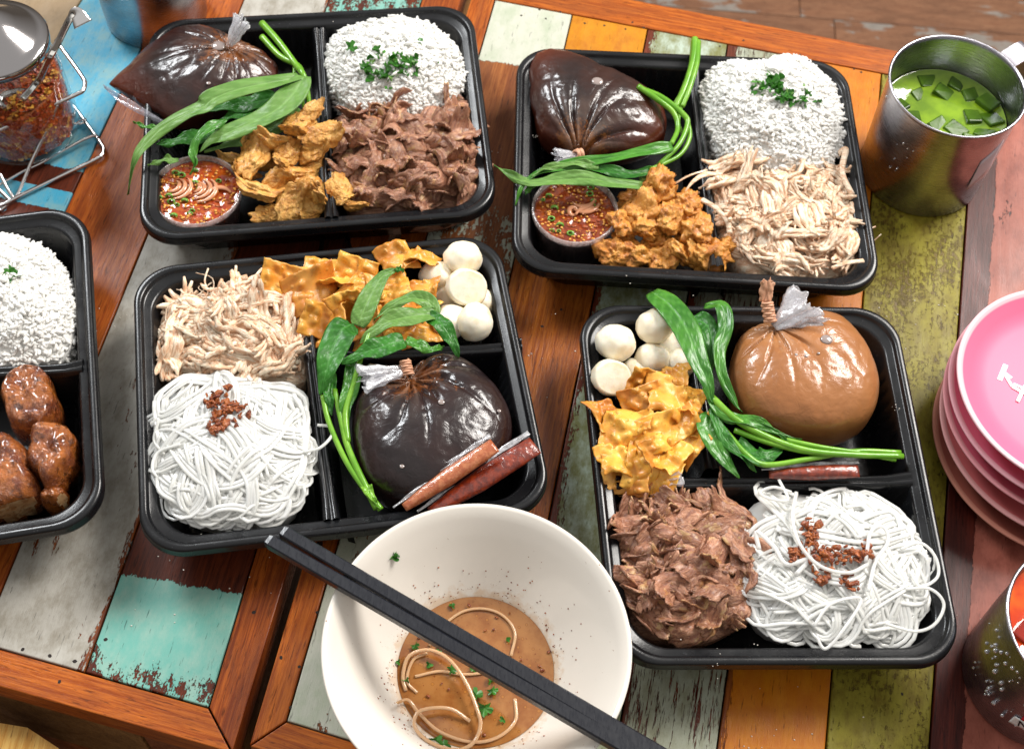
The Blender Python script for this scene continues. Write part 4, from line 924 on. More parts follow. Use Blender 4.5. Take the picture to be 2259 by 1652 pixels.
# ---------------------------------------------------------------- soup bags
TOPS = {}
def bag(name, pts, zm, H, knot, m, label, npl, amp, ln, seed, Hb=2.6, c=None, kz=None, pwr=.62, sag=0, point=0):
    b = Blob(pts, zm, c, .955); b.sharp = point > 0; dmax = b.r.max(); K = at(*knot); t = thing(name, label, "soup bag", (*b.c, .4), "tied plastic bags of soup"); V = []; att = []; thn = []; crs = []; nt, na = 130, 300
    for i in range(nt):
        tau = (i + .001) / (nt - 1 + .002) * math.pi
        for k in range(na):
            a = k * 2 * math.pi / na; rho = math.sin(tau) ** .85; x, y = b.xy(rho, a - math.pi); ct = math.cos(tau)
            tp = 1 - point * (math.hypot(x - b.c[0], y - b.c[1]) / dmax) ** 2; z = zm + (H * tp * abs(ct) ** pwr if ct > 0 else -Hb * tp * abs(ct) ** pwr)
            dx, dy = x - K[0], y - K[1]; d = math.hypot(dx, dy); an = math.atan2(dy, dx)
            q = 0; g = math.exp(-d / ln)
            if ct > -.3:
                w1 = an * npl + 2.2 * fbm((math.cos(an) * 2, math.sin(an) * 2, seed), 2) + .5 * d
                q = -amp * (1 - abs(math.sin(w1))) ** 2 * (1.4 if d > .4 else d * 3) * g * (1 + .8 * fbm((math.cos(an) * 3, math.sin(an) * 3, seed + 4), 2))
                q += -amp * .4 * (1 - abs(math.sin(w1 * 2.3 + 1))) ** 3 * math.exp(-d / (ln * .6))
                if sag: q -= sag * math.exp(-(d / 1.7) ** 2)
            q += .10 * fbm((x * .45, y * .45, z * .45 + seed), 3) + .02 * fbm((x * 2.2, y * 2.2, z * 2 + seed), 2)
            V.append((x, y, z + q)); att.append(math.exp(-d / 2.6)); crs.append((abs(math.sin(w1)) ** 9 * math.exp(-d / (ln * .55)) * (1 if d > .15 else 0)) if ct > -.3 else 0); thn.append(max(0, (math.hypot(x - b.c[0], y - b.c[1]) / dmax - .45) / .55) if point else 0)
    o = put("filled_bag", V, gridfaces(nt, na, True), m, t)
    at_ = o.data.attributes.new('knot', 'FLOAT', 'POINT'); at_.data.foreach_set('value', att); cr_ = o.data.attributes.new('crease', 'FLOAT', 'POINT'); cr_.data.foreach_set('value', crs); VV = np.array(V); TOPS[t.name] = VV[:, :3]; th_ = o.data.attributes.new('thin', 'FLOAT', 'POINT'); th_.data.foreach_set('value', thn)
    return t, b, K
def tuft(t, base, tip, w0, w1, m, seed, name="bag_neck", folds=9, n=26, thick=.02):
    B, T_ = at(*base), at(*tip); d = T_ - B; L_ = np.linalg.norm(d); d = d / L_; q = np.cross(d, [0, 0, 1.]); q /= np.linalg.norm(q); r_ = np.cross(q, d); P = np.zeros((n, 60, 3))
    for i in range(n):
        f = i / (n - 1); w_ = w0 + (w1 - w0) * f ** .8
        for j in range(60):
            a = j / 59 * 2 * math.pi * .98; rr_ = w_ * (1 + .42 * math.sin(a * folds + seed + f * 2) * (.3 + .7 * f) + .5 * fbm((math.cos(a) * 2, math.sin(a) * 2, seed + f * 2), 3))
            l = L_ * f * (1 + .22 * fbm((math.cos(a) * 2, math.sin(a) * 2, seed), 2) * f)
            P[i, j] = B + d * l + q * rr_ * math.cos(a) + r_ * rr_ * .55 * math.sin(a)
    V, F = sheet(P, thick); return put(name, V, F, m, t)
def band(t, p, dirv, r, turns=4, thick=.09):
    p = np.array(p); d = np.array(dirv, float); d /= np.linalg.norm(d); q = np.cross(d, [0, 0, 1.]); q /= np.linalg.norm(q); s_ = np.cross(q, d); n = turns * 22; P = []
    for k in range(n): a = k / 22 * 2 * math.pi; P.append(p + d * (k / n - .5) * turns * .16 + (q * math.cos(a) + s_ * math.sin(a)) * r * (1 + .12 * math.sin(a * 2.3 + k * .05)))
    V, F = tube(np.array(P), thick, 6); return put("rubber_band", V, F, M_BAND, t)
def film_sheet(t, pts, m, name="film_edge", n=8):
    """flat-ish film strip from left/right rail points"""
    P = np.zeros((len(pts), n, 3))
    for i, (a_, b_) in enumerate(pts):
        A_, B_ = at(*a_), at(*b_)
        for j in range(n): P[i, j] = A_ + (B_ - A_) * j / (n - 1); P[i, j, 2] += .06 * math.sin(i * 1.3 + j)
    V, F = sheet(P, .02); return put(name, V, F, m, t)

tb, b1_, K1 = bag("soup_bag", [D1(*p) for p in [(12, 468), (70, 420), (130, 375), (300, 240), (430, 165), (540, 155), (640, 185), (720, 220), (830, 265), (920, 310), (985, 370), (985, 440), (900, 520), (800, 570), (620, 640), (480, 690), (390, 700), (300, 650), (150, 550), (60, 495)]], 3.7, 2.4, (*D1(700, 250), 5.6), M_BAG1, "dark brown soup bag with a pointed corner overhanging the top left tray", 9, .34, 1.9, 1, Hb=2.9, c=D1(560, 420), sag=.25, point=.85)
tb1_ = tb
film_sheet(tb, [((*D1(2, 466), 4.4), (*D1(15, 492), 4.3)), ((*D1(90, 520), 4.6), (*D1(80, 560), 4.35)), ((*D1(190, 575), 4.6), (*D1(170, 612), 4.3)), ((*D1(290, 635), 4.4), (*D1(270, 660), 4.2)), ((*D1(380, 690), 4.1), (*D1(320, 680), 4.0))], M_FILMC)
tuft(tb, (*D1(700, 250), 5.9), (*D1(770, 110), 7.4), .25, .62, M_FILM, 2)
band(tb, at(*D1(712, 225), 6.0), at(*D1(770, 110), 7.4) - at(*D1(700, 250), 5.9), .28, 3, .07)
tb, b2_, K2 = bag("soup_bag", [D2(*p) for p in [(228, 285), (250, 240), (320, 212), (480, 258), (620, 330), (760, 385), (860, 430), (960, 500), (1010, 600), (1000, 700), (900, 770), (700, 805), (540, 800), (380, 760), (290, 700), (250, 580), (228, 420)]], 3.5, 2.3, (*D2(515, 790), 3.9), M_BAG2, "dark oily soup bag with deep radial wrinkles, gathered at its lower side, top right tray", 8, .46, 2.8, 2, Hb=2.8, c=D2(580, 540), point=.35)
tb2_ = tb
tuft(tb, (*D2(505, 785), 4.2), (*D2(395, 795), 5.0), .2, .55, M_FILM, 5)
band(tb, at(*D2(505, 782), 4.4), at(*D2(400, 795), 4.9) - at(*D2(520, 780), 4.2), .3, 4, .09)
tb, b3_, K3 = bag("soup_bag", [D3(*p) for p in [(1105, 900), (1160, 810), (1290, 750), (1390, 690), (1450, 655), (1560, 632), (1650, 645), (1760, 720), (1880, 860), (1925, 980), (1915, 1080), (1860, 1190), (1700, 1300), (1500, 1385), (1300, 1375), (1180, 1300), (1120, 1140), (1098, 1000)]], 3.5, 2.9, (*D3(1400, 720), 5.0), M_BAG3, "large shiny black soup bag tied at the top, in the middle tray", 5, .52, 2.1, 3, Hb=3.0, c=D3(1490, 1010), sag=1.3)
tb3_ = tb
tuft(tb, (*D3(1385, 685), 5.3), (*D3(1170, 740), 5.9), .22, .75, M_FILM, 7, folds=7)
band(tb, at(*D3(1382, 680), 5.5), np.array([-.35, .9, .4]), .30, 6, .08)
tb, b4_, K4 = bag("sauce_bag", [D4(*p) for p in [(668, 360), (690, 290), (790, 240), (900, 220), (1040, 200), (1120, 228), (1190, 300), (1245, 400), (1275, 520), (1240, 630), (1120, 690), (940, 705), (790, 670), (700, 590), (655, 470)]], 3.7, 3.0, (*D4(850, 235), 6.0), M_BAG4, "plump bag of orange brown peanut sauce tied with a twisted neck, lowest right tray", 6, .40, 1.9, 4, Hb=3.1, c=D4(960, 450), sag=.2)
tuft(tb, (*D4(850, 235), 6.1), (*D4(985, 130), 7.3), .25, 1.1, M_FILM, 11, folds=6)
tuft(tb, (*D4(850, 225), 6.1), (*D4(1040, 195), 6.5), .3, .5, M_FILM, 13, folds=5)
band(tb, at(*D4(828, 172), 6.75), at(*D4(815, 90), 7.5) - at(*D4(838, 220), 6.3), .30, 8, .10)
tuft(tb, (*D4(820, 130), 6.95), (*D4(822, 50), 7.9), .32, .36, M_BAND, 17, name="twisted_neck", folds=3)
# air bubbles in bags
M_BUB = plain("bubble_film", (.30, .24, .22), .06, Coat_Weight=1.0)
def bubble(tt, q, r):
    T_ = TOPS[tt.name]; p = at(*q, 6.0)
    for _ in range(6):
        d2 = (T_[:, 0] - p[0]) ** 2 + (T_[:, 1] - p[1]) ** 2; z = T_[d2 < .12][:, 2].max() if (d2 < .12).any() else 5; p = at(*q, z)
    V, F = ball(12, 22); V = V * np.array([r, r * .9, r * .32]); put("air_bubble", V + p + [0, 0, .0], F, M_BUB, tt)
bubble(tb, D4(1062, 285), .38); bubble(tb3_, D3(1555, 852), .20); bubble(tb3_, D3(1842, 895), .12); bubble(tb3_, D3(1360, 1170), .14); bubble(tb2_, D2(612, 380), .42); bubble(tb1_, D1(640, 255), .5); bubble(tb1_, D1(585, 460), .16); bubble(tb, D4(940, 345), .1); bubble(tb, D4(980, 350), .12); bubble(tb, D4(1030, 340), .09)


# ---------------------------------------------------------------- water spinach
def leaf(fn, pts, wmax, m, label=None, grp=None, parent=None, fold=.5, wav=.17, seed=0, sharp=.55, name="leaf"):
    P = smooth_path([at(*fn(p[0], p[1]), p[2]) for p in pts], 40); T = np.gradient(P, axis=0); T /= np.linalg.norm(T, axis=1, keepdims=True)
    N = np.cross(T, [0, 0, 1.]); N /= (np.linalg.norm(N, axis=1, keepdims=True) + 1e-9); B = np.cross(N, T); nv = 17; G = np.zeros((40, nv, 3)); ve = np.zeros((40, nv))
    for i in range(40):
        f = i / 39; w_ = wmax * .78 * max(.02, (math.sin(math.pi * min(1, f * .97 + .03) ** sharp)) ** .75)
        for j in range(nv):
            v = j / (nv - 1) * 2 - 1; ed = wav * math.sin(f * 14 + seed + (2 if v > 0 else 0)) * abs(v) ** 2 * (1 + .8 * fbm((f * 4, v, seed), 2))
            G[i, j] = P[i] + N[i] * w_ * v + B[i] * (fold * w_ * abs(v) * (.6 + .3 * math.sin(f * 5 + seed)) + ed - .3 * fold * w_ * v * v + .07 * fbm((f * 7, v * 2.2, seed * 1.7), 3))
            s_ = abs(((f * 11 - abs(v) * 1.1) % 1) - .5) * 2
            ve[i, j] = max(1 - abs(v) * 9, 0) + (.8 * max(0, 1 - s_ * 3.2) if abs(v) > .05 else 0)
    V, F = sheet(G, .022); o = put(name, V, F, m, parent)
    at_ = o.data.attributes.new('vein', 'FLOAT', 'POINT'); at_.data.foreach_set('value', np.r_[ve.ravel(), ve.ravel()]); return o
def stem(fn, pts, r, parent, name="stem", m=None):
    P = smooth_path([at(*fn(p[0], p[1]), p[2]) for p in pts], 36); V, F = tube(P, np.linspace(r, r * .75, 36), 10); return put(name, V, F, m or M_STEM, parent)
def greens(label, p): return thing("water_spinach", label, "leafy greens", p, "bunches of water spinach")

g = greens("water spinach with one long leaf hanging over the left rim, top left tray", (*at(560, 240)[:2], 4))
leaf(D1, [(1085, 430, 5.4), (950, 455, 5.8), (760, 490, 6.2), (610, 545, 6.2), (560, 590, 6.0), (480, 620, 5.9), (350, 690, 5.6), (240, 790, 5.2), (175, 900, 4.7), (140, 1075, 2.6)], .95, M_LPALE, parent=g, fold=.35, wav=.14, seed=1)
leaf(D1, [(1110, 425, 5.5), (1060, 510, 5.6), (980, 590, 5.6), (860, 660, 5.5), (700, 730, 5.3), (600, 780, 5.0), (535, 840, 4.6)], 1.25, M_LPALE, parent=g, fold=.3, wav=.12, seed=2)
leaf(D1, [(680, 660, 5.5), (600, 700, 5.7), (520, 770, 5.6), (498, 850, 5.2), (512, 910, 4.7), (480, 965, 4.2)], .45, M_LMID, parent=g, fold=.5, seed=3)
leaf(D1, [(960, 530, 4.8), (820, 570, 4.8), (700, 590, 4.7), (560, 610, 4.6)], 1.0, M_LDARK, parent=g, fold=.3, seed=4)
leaf(D1, [(860, 600, 4.6), (740, 630, 4.6), (620, 690, 4.3)], .8, M_LDARK, parent=g, fold=.4, seed=5)
leaf(D1, [(620, 720, 4.3), (520, 760, 4.3), (400, 780, 4.3), (300, 800, 4.2)], .85, M_LDARK, parent=g, fold=.35, seed=6)
leaf(D1, [(420, 890, 4.3), (340, 885, 4.6), (250, 915, 4.4)], .35, M_LPALE, parent=g, seed=7)
leaf(D1, [(330, 710, 4.5), (240, 700, 4.8), (168, 672, 4.6)], .25, M_LMID, parent=g, seed=8)
leaf(D1, [(1060, 590, 4.4), (960, 690, 4.3), (780, 770, 4.1), (560, 835, 4.0)], 1.2, M_LPALE, parent=g, fold=.2, seed=9)
stem(D1, [(880, 130, 4.6), (970, 230, 4.9), (1060, 350, 5.0), (1105, 410, 5.3), (1125, 480, 4.8), (1140, 580, 4.2)], .26, g)
stem(D1, [(880, 205, 4.5), (980, 310, 4.7), (1080, 365, 5.0), (1108, 420, 5.3)], .24, g)
stem(D1, [(1060, 350, 4.7), (1060, 450, 4.6), (1100, 530, 4.1), (1110, 600, 3.6)], .13, g)
stem(D1, [(1110, 420, 5.2), (1100, 500, 4.9), (1040, 560, 4.9)], .11, g)

g = greens("water spinach stems and narrow leaves laid across the soup bag in the top right tray", (*at(1380, 340)[:2], 4))
leaf(D2, [(1025, 735, 5.3), (900, 760, 5.5), (740, 790, 5.4), (560, 820, 5.3), (380, 860, 5.2), (250, 900, 5.0), (190, 970, 4.8), (160, 1065, 4.2)], .60, M_LMID, parent=g, fold=.35, seed=11, sharp=.45)
leaf(D2, [(920, 870, 4.7), (800, 890, 4.9), (650, 870, 5.0), (500, 855, 5.0), (330, 865, 4.9)], .55, M_LDARK, parent=g, fold=.3, seed=12)
leaf(D2, [(860, 960, 4.7), (700, 940, 5.1), (560, 915, 5.2), (420, 920, 5.2), (300, 935, 5.1), (200, 925, 5.0), (120, 890, 4.8), (42, 845, 4.5)], .72, M_LPALE, parent=g, fold=.3, seed=13)
leaf(D2, [(270, 930, 4.9), (235, 970, 4.7), (215, 1005, 4.5)], .35, M_LMID, parent=g, seed=14)
leaf(D2, [(890, 880, 4.8), (850, 930, 4.6), (835, 965, 4.2)], .3, M_LPALE, parent=g, seed=15)
leaf(D2, [(620, 850, 5.2), (480, 830, 5.4), (330, 860, 5.3), (250, 905, 5.1)], .4, M_LPALE, parent=g, seed=16)
stem(D2, [(1150, 145, 5.0), (1140, 260, 5.0), (1100, 400, 4.9), (1045, 520, 4.6)], .26, g)
stem(D2, [(1168, 160, 5.0), (1160, 280, 5.1), (1120, 420, 5.0), (1080, 520, 4.7)], .22, g)
stem(D2, [(1140, 160, 4.8), (1125, 300, 4.8), (1075, 440, 4.6), (1040, 500, 4.4)], .18, g)
stem(D2, [(838, 408, 5.4), (930, 470, 5.5), (1030, 550, 5.2), (1055, 640, 5.0), (1020, 725, 5.2)], .22, g)
stem(D2, [(850, 420, 5.3), (970, 470, 5.4), (1090, 565, 5.2), (1108, 620, 5.1), (1060, 730, 5.0), (950, 840, 4.8)], .22, g)
stem(D2, [(1110, 600, 4.9), (1120, 690, 4.8), (1060, 790, 4.7), (900, 865, 4.8)], .18, g)
stem(D2, [(1080, 500, 4.6), (1060, 600, 4.6), (1080, 700, 4.6), (990, 810, 4.7)], .13, g)

g = greens("water spinach with broad leaves beside the black soup bag in the middle tray", (*at(*D3(1200, 600))[:2], 4))
leaf(D3, [(1140, 475, 5.0), (1170, 400, 5.4), (1215, 300, 5.6), (1270, 225, 5.6), (1345, 188, 5.3)], .92, M_LPALE, parent=g, fold=.25, wav=.06, seed=21)
leaf(D3, [(1330, 185, 5.4), (1350, 195, 5.45), (1372, 205, 5.3)], .3, M_LDARK, parent=g, seed=22)
leaf(D3, [(1110, 465, 5.5), (1060, 500, 5.9), (1010, 610, 5.9), (980, 720, 5.6), (955, 815, 4.9)], 1.25, M_LDARK, parent=g, fold=.3, wav=.12, seed=23)
leaf(D3, [(1370, 545, 6.0), (1270, 575, 6.3), (1160, 610, 6.2), (1060, 665, 5.7)], .95, M_LDARK, parent=g, fold=.3, seed=24)
leaf(D3, [(1530, 415, 5.6), (1420, 425, 6.1), (1300, 450, 6.2), (1220, 500, 6.0), (1150, 565, 5.6)], .85, M_LPALE, parent=g, fold=.3, seed=25)
leaf(D3, [(1530, 420, 5.5), (1490, 355, 5.8), (1400, 335, 6.0), (1310, 375, 5.9), (1220, 445, 5.6)], .68, M_LPALE, parent=g, fold=.4, seed=26)
leaf(D3, [(1490, 420, 5.7), (1560, 470, 5.9), (1610, 550, 5.6), (1642, 640, 5.0)], .72, M_LDARK, parent=g, fold=.3, seed=27)
leaf(D3, [(1380, 540, 5.9), (1450, 570, 6.0), (1520, 590, 5.7), (1570, 575, 5.2)], .5, M_LMID, parent=g, fold=.3, seed=28)
leaf(D3, [(1130, 620, 5.2), (1110, 760, 5.3), (1080, 880, 5.0), (1090, 1000, 4.6)], .7, M_LMID, parent=g, fold=.5, seed=29)
leaf(D3, [(1010, 700, 5.0), (1000, 820, 4.9), (1010, 920, 4.6)], .5, M_LDARK, parent=g, fold=.5, seed=30)
stem(D3, [(1255, 1385, 4.4), (1180, 1290, 4.6), (1080, 1140, 4.6), (1000, 960, 4.6), (965, 820, 4.8)], .2, g)
stem(D3, [(1235, 1380, 4.5), (1150, 1210, 4.7), (1090, 1070, 4.7), (1060, 950, 4.8), (1025, 790, 4.9)], .22, g)
stem(D3, [(1090, 1050, 4.7), (1080, 900, 5.0), (1120, 760, 5.3), (1160, 620, 5.7), (1200, 500, 5.8)], .2, g)
leaf(D3, [(1180, 1270, 4.8), (1215, 1330, 4.9), (1250, 1385, 4.6)], .42, M_STEM, parent=g, seed=31, sharp=.25, fold=.7, name="split_stem_end")

g = greens("water spinach crossing between the wonton skins and the peanut sauce bag, lowest right tray", (*at(*D4(700, 600))[:2], 4))
leaf(D4, [(358, 93, 5.2), (430, 150, 5.9), (500, 250, 6.2), (545, 370, 6.2), (580, 460, 6.0), (605, 545, 5.5)], 1.15, M_LMID, parent=g, fold=.35, wav=.06, seed=41)
leaf(D4, [(570, 148, 5.2), (635, 150, 5.8), (655, 230, 5.9), (630, 330, 5.8), (640, 430, 5.6), (690, 530, 5.3), (720, 580, 5.0)], .62, M_LMID, parent=g, fold=.4, seed=42)
leaf(D4, [(515, 200, 5.0), (580, 230, 5.3), (600, 330, 5.3), (570, 470, 4.9)], .85, M_LDARK, parent=g, fold=.35, seed=43)
leaf(D4, [(600, 585, 4.9), (590, 650, 5.1), (640, 750, 4.9), (710, 845, 4.4)], 1.0, M_LMID, parent=g, fold=.3, wav=.05, seed=44)
leaf(D4, [(640, 600, 5.2), (740, 610, 5.6), (840, 645, 5.5), (905, 700, 5.2)], .5, M_LMID, parent=g, seed=45)
leaf(D4, [(700, 700, 4.8), (780, 760, 5.0), (850, 740, 5.0), (890, 720, 4.8)], .75, M_LDARK, parent=g, seed=46, wav=.25)
leaf(D4, [(600, 560, 5.3), (650, 680, 5.2), (730, 760, 5.0), (780, 820, 4.6)], .5, M_LDARK, parent=g, seed=47)
leaf(D4, [(570, 480, 5.2), (640, 580, 5.5), (800, 640, 5.5), (960, 690, 5.2)], .4, M_LMID, parent=g, seed=48)
stem(D4, [(600, 520, 5.4), (700, 610, 5.5), (850, 690, 5.3), (1000, 735, 5.2), (1180, 750, 5.0), (1370, 755, 4.6)], .24, g)
stem(D4, [(650, 650, 4.9), (740, 750, 5.0), (820, 790, 4.9), (1000, 765, 4.9), (1180, 735, 4.8), (1360, 740, 4.5)], .2, g)
stem(D4, [(690, 650, 5.1), (830, 700, 5.2), (1000, 740, 5.1), (1180, 742, 4.9), (1340, 770, 4.5)], .18, g)
stem(D4, [(900, 690, 5.2), (1050, 720, 5.2), (1200, 740, 5.0)], .16, g)

# ---------------------------------------------------------------- sauce cups
def sauce_cup(c, ztop, rtop, m, label, seed, shallots):
    t = thing("sauce_cup", label, "sauce cup", (c[0], c[1], .3), "round clear cups of chilli sauce"); h = ztop - .35; rb = rtop * .82
    V, F = lathe([(rb * .9, 0), (rb, .1), (rtop * .97, h - .45), (rtop, h - .4), (rtop, h - .05), (rtop - .03, h), (rtop - .12, h), (rtop - .15, h - .05), (rtop - .16, h - .42), (rtop * .93, h - .5), (rb - .08, .15), (0.01, .12)], 96, (c[0], c[1], .35)); put("cup_wall", V, F, M_CUP, t)
    zs = ztop - .42; V = []; nr = 20
    for i in range(nr + 1):
        for k in range(72):
            r = (rtop - .2) * max(.001, i / nr); a = k * 2 * math.pi / 72; x, y = c[0] + r * math.cos(a), c[1] + r * math.sin(a); V.append((x, y, zs + .10 * fbm((x * 1.6, y * 1.6, seed), 4)))
    for k in range(72): a = k * 2 * math.pi / 72; V.append((c[0] + (rb - .1) * math.cos(a), c[1] + (rb - .1) * math.sin(a), .55))
    put("sauce", V, gridfaces(nr + 2, 72, True), m, t)
    rg = random.Random(seed); A = Acc(); B_ = Acc(); sv, sf = ball(5, 7); pv = [Acc(), Acc()]
    for i in range(150):
        r = (rtop - .35) * math.sqrt(rg.random()); a = rg.random() * 6.283; q = np.array([c[0] + r * math.cos(a), c[1] + r * math.sin(a), zs + .06]); s_ = rg.uniform(.07, .13)
        V = sv * np.array([s_, s_ * .75, .05]) ; an = rg.random() * 3; V = np.c_[V[:, 0] * math.cos(an) - V[:, 1] * math.sin(an), V[:, 0] * math.sin(an) + V[:, 1] * math.cos(an), V[:, 2]]; A.add(V + q, sf)
    for i in range(90):
        r = (rtop - .35) * math.sqrt(rg.random()); a = rg.random() * 6.283; q = np.array([c[0] + r * math.cos(a), c[1] + r * math.sin(a), zs + .04]); s_ = rg.uniform(.08, .2)
        V = sv * np.array([s_, s_ * .5, .05]); V += .03 * np.sin(V[:, [1, 2, 0]] * 60); B_.add(V + q, sf)
    setp(A.put("chilli_seeds", M_SEED, t), kind='stuff'); setp(B_.put("chilli_flakes", M_CHILI, t), kind='stuff')
    for i in range(14):
        r = (rtop - .5) * math.sqrt(rg.random()); a = rg.random() * 6.283; q = np.array([c[0] + r * math.cos(a), c[1] + r * math.sin(a), zs + .07])
        V, F = lathe([(.07, -.07), (.13, -.07), (.14, .07), (.08, .07)], 10); an = rg.random() * 1.5; V = np.c_[V[:, 0] * 1.4, V[:, 1] * math.cos(an) - V[:, 2] * math.sin(an), V[:, 1] * math.sin(an) + V[:, 2] * math.cos(an)]; put("scallion_piece", V * rg.uniform(.8, 1.5) + q, F, M_SCALL, t)
    for (dx, dy, rr_, a0, a1) in shallots:
        P = [(c[0] + dx + rr_ * math.cos(R(x)), c[1] + dy + rr_ * math.sin(R(x)), zs + .12 + .08 * math.sin(R(x - a0))) for x in np.linspace(a0, a1, 24)]
        V, F = tube(P, np.array([.05 + .13 * math.sin(math.pi * k / 23) for k in range(24)]), 8, .6, up=True); put("shallot_slice", V, F, M_SHALLOT, t)
sauce_cup((-22.2, 56.5), 3.75, 3.03, M_SAUCE, "red chilli sauce cup with shallot rings in the top left tray", 1, [(-1.6, .3, .75, -110, 70), (-1.75, .35, .5, -110, 70), (-1.45, .3, 1.0, -90, 50), (.05, .3, .8, -100, 80), (-.1, .3, .55, -100, 80), (.2, .25, 1.05, -95, 60), (1.6, -.4, .9, 40, 150), (-.2, .35, .35, -90, 80)])
sauce_cup((3.35, 57.3), 3.95, 2.93, M_SAUCE2, "darker chilli sauce cup with scallions and garlic in the top right tray", 2, [(.5, 1.2, .8, -150, 0), (.6, 1.0, 1.05, -140, -10), (1.0, -.5, .9, 60, 170), (1.1, -.7, 1.1, 60, 160), (-.1, 0, .28, 0, 340), (1.2, -.4, .65, 60, 170)])

# ---------------------------------------------------------------- chilli packets
def m_packet(name, a, b):
    t = NT(name); n = t.noise(1, t.coord((2.5, 2.5, 2.5)), 5, .7); n2 = t.noise(1, t.coord((3, 3, 3)), 3, .6, 1)
    t.set(Base_Color=t.mix(t.ramp(n, .42, .6), a, b), Roughness=.3, Coat_Weight=1.0, Coat_Roughness=.08); bp = t.bump(n2, .08, .5); t.l(bp, t.p.inputs['Coat Normal']); t.l(bp, t.p.inputs['Normal']); return t.m
M_PK1 = m_packet("chilli_flake_packet", (.36, .085, .025), (.48, .16, .06)); M_PK2 = m_packet("chilli_oil_packet", (.13, .014, .005), (.26, .03, .006))
def packet(fn, a_, b_, w_, z, m, label, h=.42):
    A_, B_ = at(*fn(*a_), z[0]), at(*fn(*b_), z[1]); d = B_ - A_; L_ = np.linalg.norm(d); d /= L_; q = np.cross(d, [0, 0, 1.]); q /= np.linalg.norm(q); r_ = np.cross(q, d)
    t = thing("sauce_packet", label, "sauce packet", (A_ + B_) / 2 - np.array([0, 0, .4]), "slim plastic sauce packets"); P = []; n, k = 40, 20; V = []
    for i in range(n):
        f = i / (n - 1); e_ = min(1, math.sin(math.pi * (.02 + .96 * f)) ** .4 * 1.05); ww = w_ * (.55 + .45 * min(1, f * 2.2)); 
        for j in range(k):
            a = j * 2 * math.pi / k; V.append(A_ + d * L_ * f + q * ww * math.cos(a) * (.9 + .1 * e_) + r_ * (h * e_ * math.sin(a) + .04 * fbm((f * 6, j * .5, 1))))
    F = gridfaces(n, k, True) + [tuple(range(k))[::-1], tuple((n - 1) * k + i for i in range(k))]; put("filled_sleeve", V, F, m, t)
    G = np.zeros((n, 5, 3))
    for i in range(n):
        f = i / (n - 1) * 1.10 - .08; ww = w_ * (.55 + .45 * min(1, max(0, f) * 2.2))
        for j in range(5): G[i, j] = A_ + d * L_ * f - q * (ww * (1.0 + .12 * j)) + r_ * (.12 + .05 * math.sin(i * .7 + j))
    V, F = sheet(G, .03); put("clear_seam", V, F, M_FILM, t); return t
packet(D3, (1370, 1375), (1820, 1065), .52, (4.9, 6.3), M_PK1, "orange chilli flake packet, the upper of two leaning on the black soup bag")
packet(D3, (1500, 1400), (2020, 1065), .68, (4.5, 5.3), M_PK2, "dark red chilli oil packet reaching the right wall of the middle tray")
packet(D4, (830, 830), (1190, 815), .45, (4.3, 4.5), M_PK2, "chilli packet lying under the greens by the wall of the lowest right tray")
for q in (D4(430, 845),):
    t = thing("film_scrap", "scrap of clear packet film between wonton skins and beef, lowest right tray", "plastic packet", at(*q, 3.4)); tuft(t, (*D4(370, 860), 4.0), (*D4(470, 830), 4.3), .25, .5, M_FILM, 23, name="crumpled_film")

# ---------------------------------------------------------------- bowl, soup, chopsticks
def m_bowl():
    t = NT("cream_melamine"); n = t.noise(1, t.coord((4, 4, 4)), 4, .6); x = t.n('ShaderNodeSeparateXYZ'); t.l(t.coord(), x.inputs[0]); z = x.outputs[2]
    sp = t.noise(1, t.coord((4.5, 4.5, 4.5)), 3, .6); big = t.noise(1, t.coord((.5, .5, .5)), 2)
    v = t.math('ADD', sp, t.math('ADD', t.ramp(z, 1.4, 3.6, .11, 0), t.math('MULTIPLY', t.math('SUBTRACT', big, .5), .25)))
    c = t.mix(t.ramp(v, .72, .76, 0, .8), (.75, .70, .63), (.26, .10, .03)); td = t.noise(1, t.coord((1.2, 1.2, 1.2)), 5, .7); c = t.mix(t.ramp(t.math('ADD', z, t.math('MULTIPLY', td, 2.4)), 2.9, 3.6, .55, 0), c, (.58, .36, .18))
    t.set(Base_Color=c, Roughness=.16, Coat_Weight=.5, Coat_Roughness=.06); t.l(t.bump(n, .008, .3), t.p.inputs['Normal']); return t.m
BC = (-.7, 25.4)
bw = thing("soup_bowl", "cream melamine bowl with leftover brown soup and noodle strands, bottom centre", "bowl", (*BC, 0))
V, F = lathe([(0.01, .55), (3.0, .5), (3.1, 0.0), (3.45, 0), (3.5, .5), (4.6, 1.3), (6.9, 4.2), (8.15, 5.75), (8.36, 5.95), (8.36, 6.05), (8.28, 6.1), (8.1, 6.02), (7.6, 5.55), (6.6, 4.3), (5.3, 2.7), (4.55, 1.9), (3.9, 1.25), (3.2, .95), (0.01, .85)], 160, (*BC, 0))
put("bowl_body", V, F, m_bowl(), bw, org=(*BC, 0))
def m_soup():
    t = NT("peanut_soup"); n = t.noise(1, t.coord((.5, .5, .5)), 4, .6); n2 = t.noise(1, t.coord((5, 5, 5)), 3); n3 = t.noise(1, t.coord((9, 9, 9)), 3)
    c = t.mix(t.ramp(n, .38, .64), (.36, .155, .045), (.25, .085, .02)); c = t.mix(t.ramp(n2, .66, .70, 0, .8), c, (.16, .03, .008)); vo = t.vor(1.9, t.coord((1, 1, 1))); c = t.mix(t.ramp(vo, .14, .17, .55, 0), c, (.42, .17, .03)); c = t.mix(t.math('MULTIPLY', t.ramp(vo, .15, .18), t.ramp(vo, .21, .18)), c, (.17, .05, .012)); 
    t.set(Base_Color=c, Roughness=.07, Coat_Weight=.6, Coat_Roughness=.04); t.sss(.1, (1, .6, .3), .3); t.l(t.bump(n3, .006, .3), t.p.inputs['Normal']); return t.m
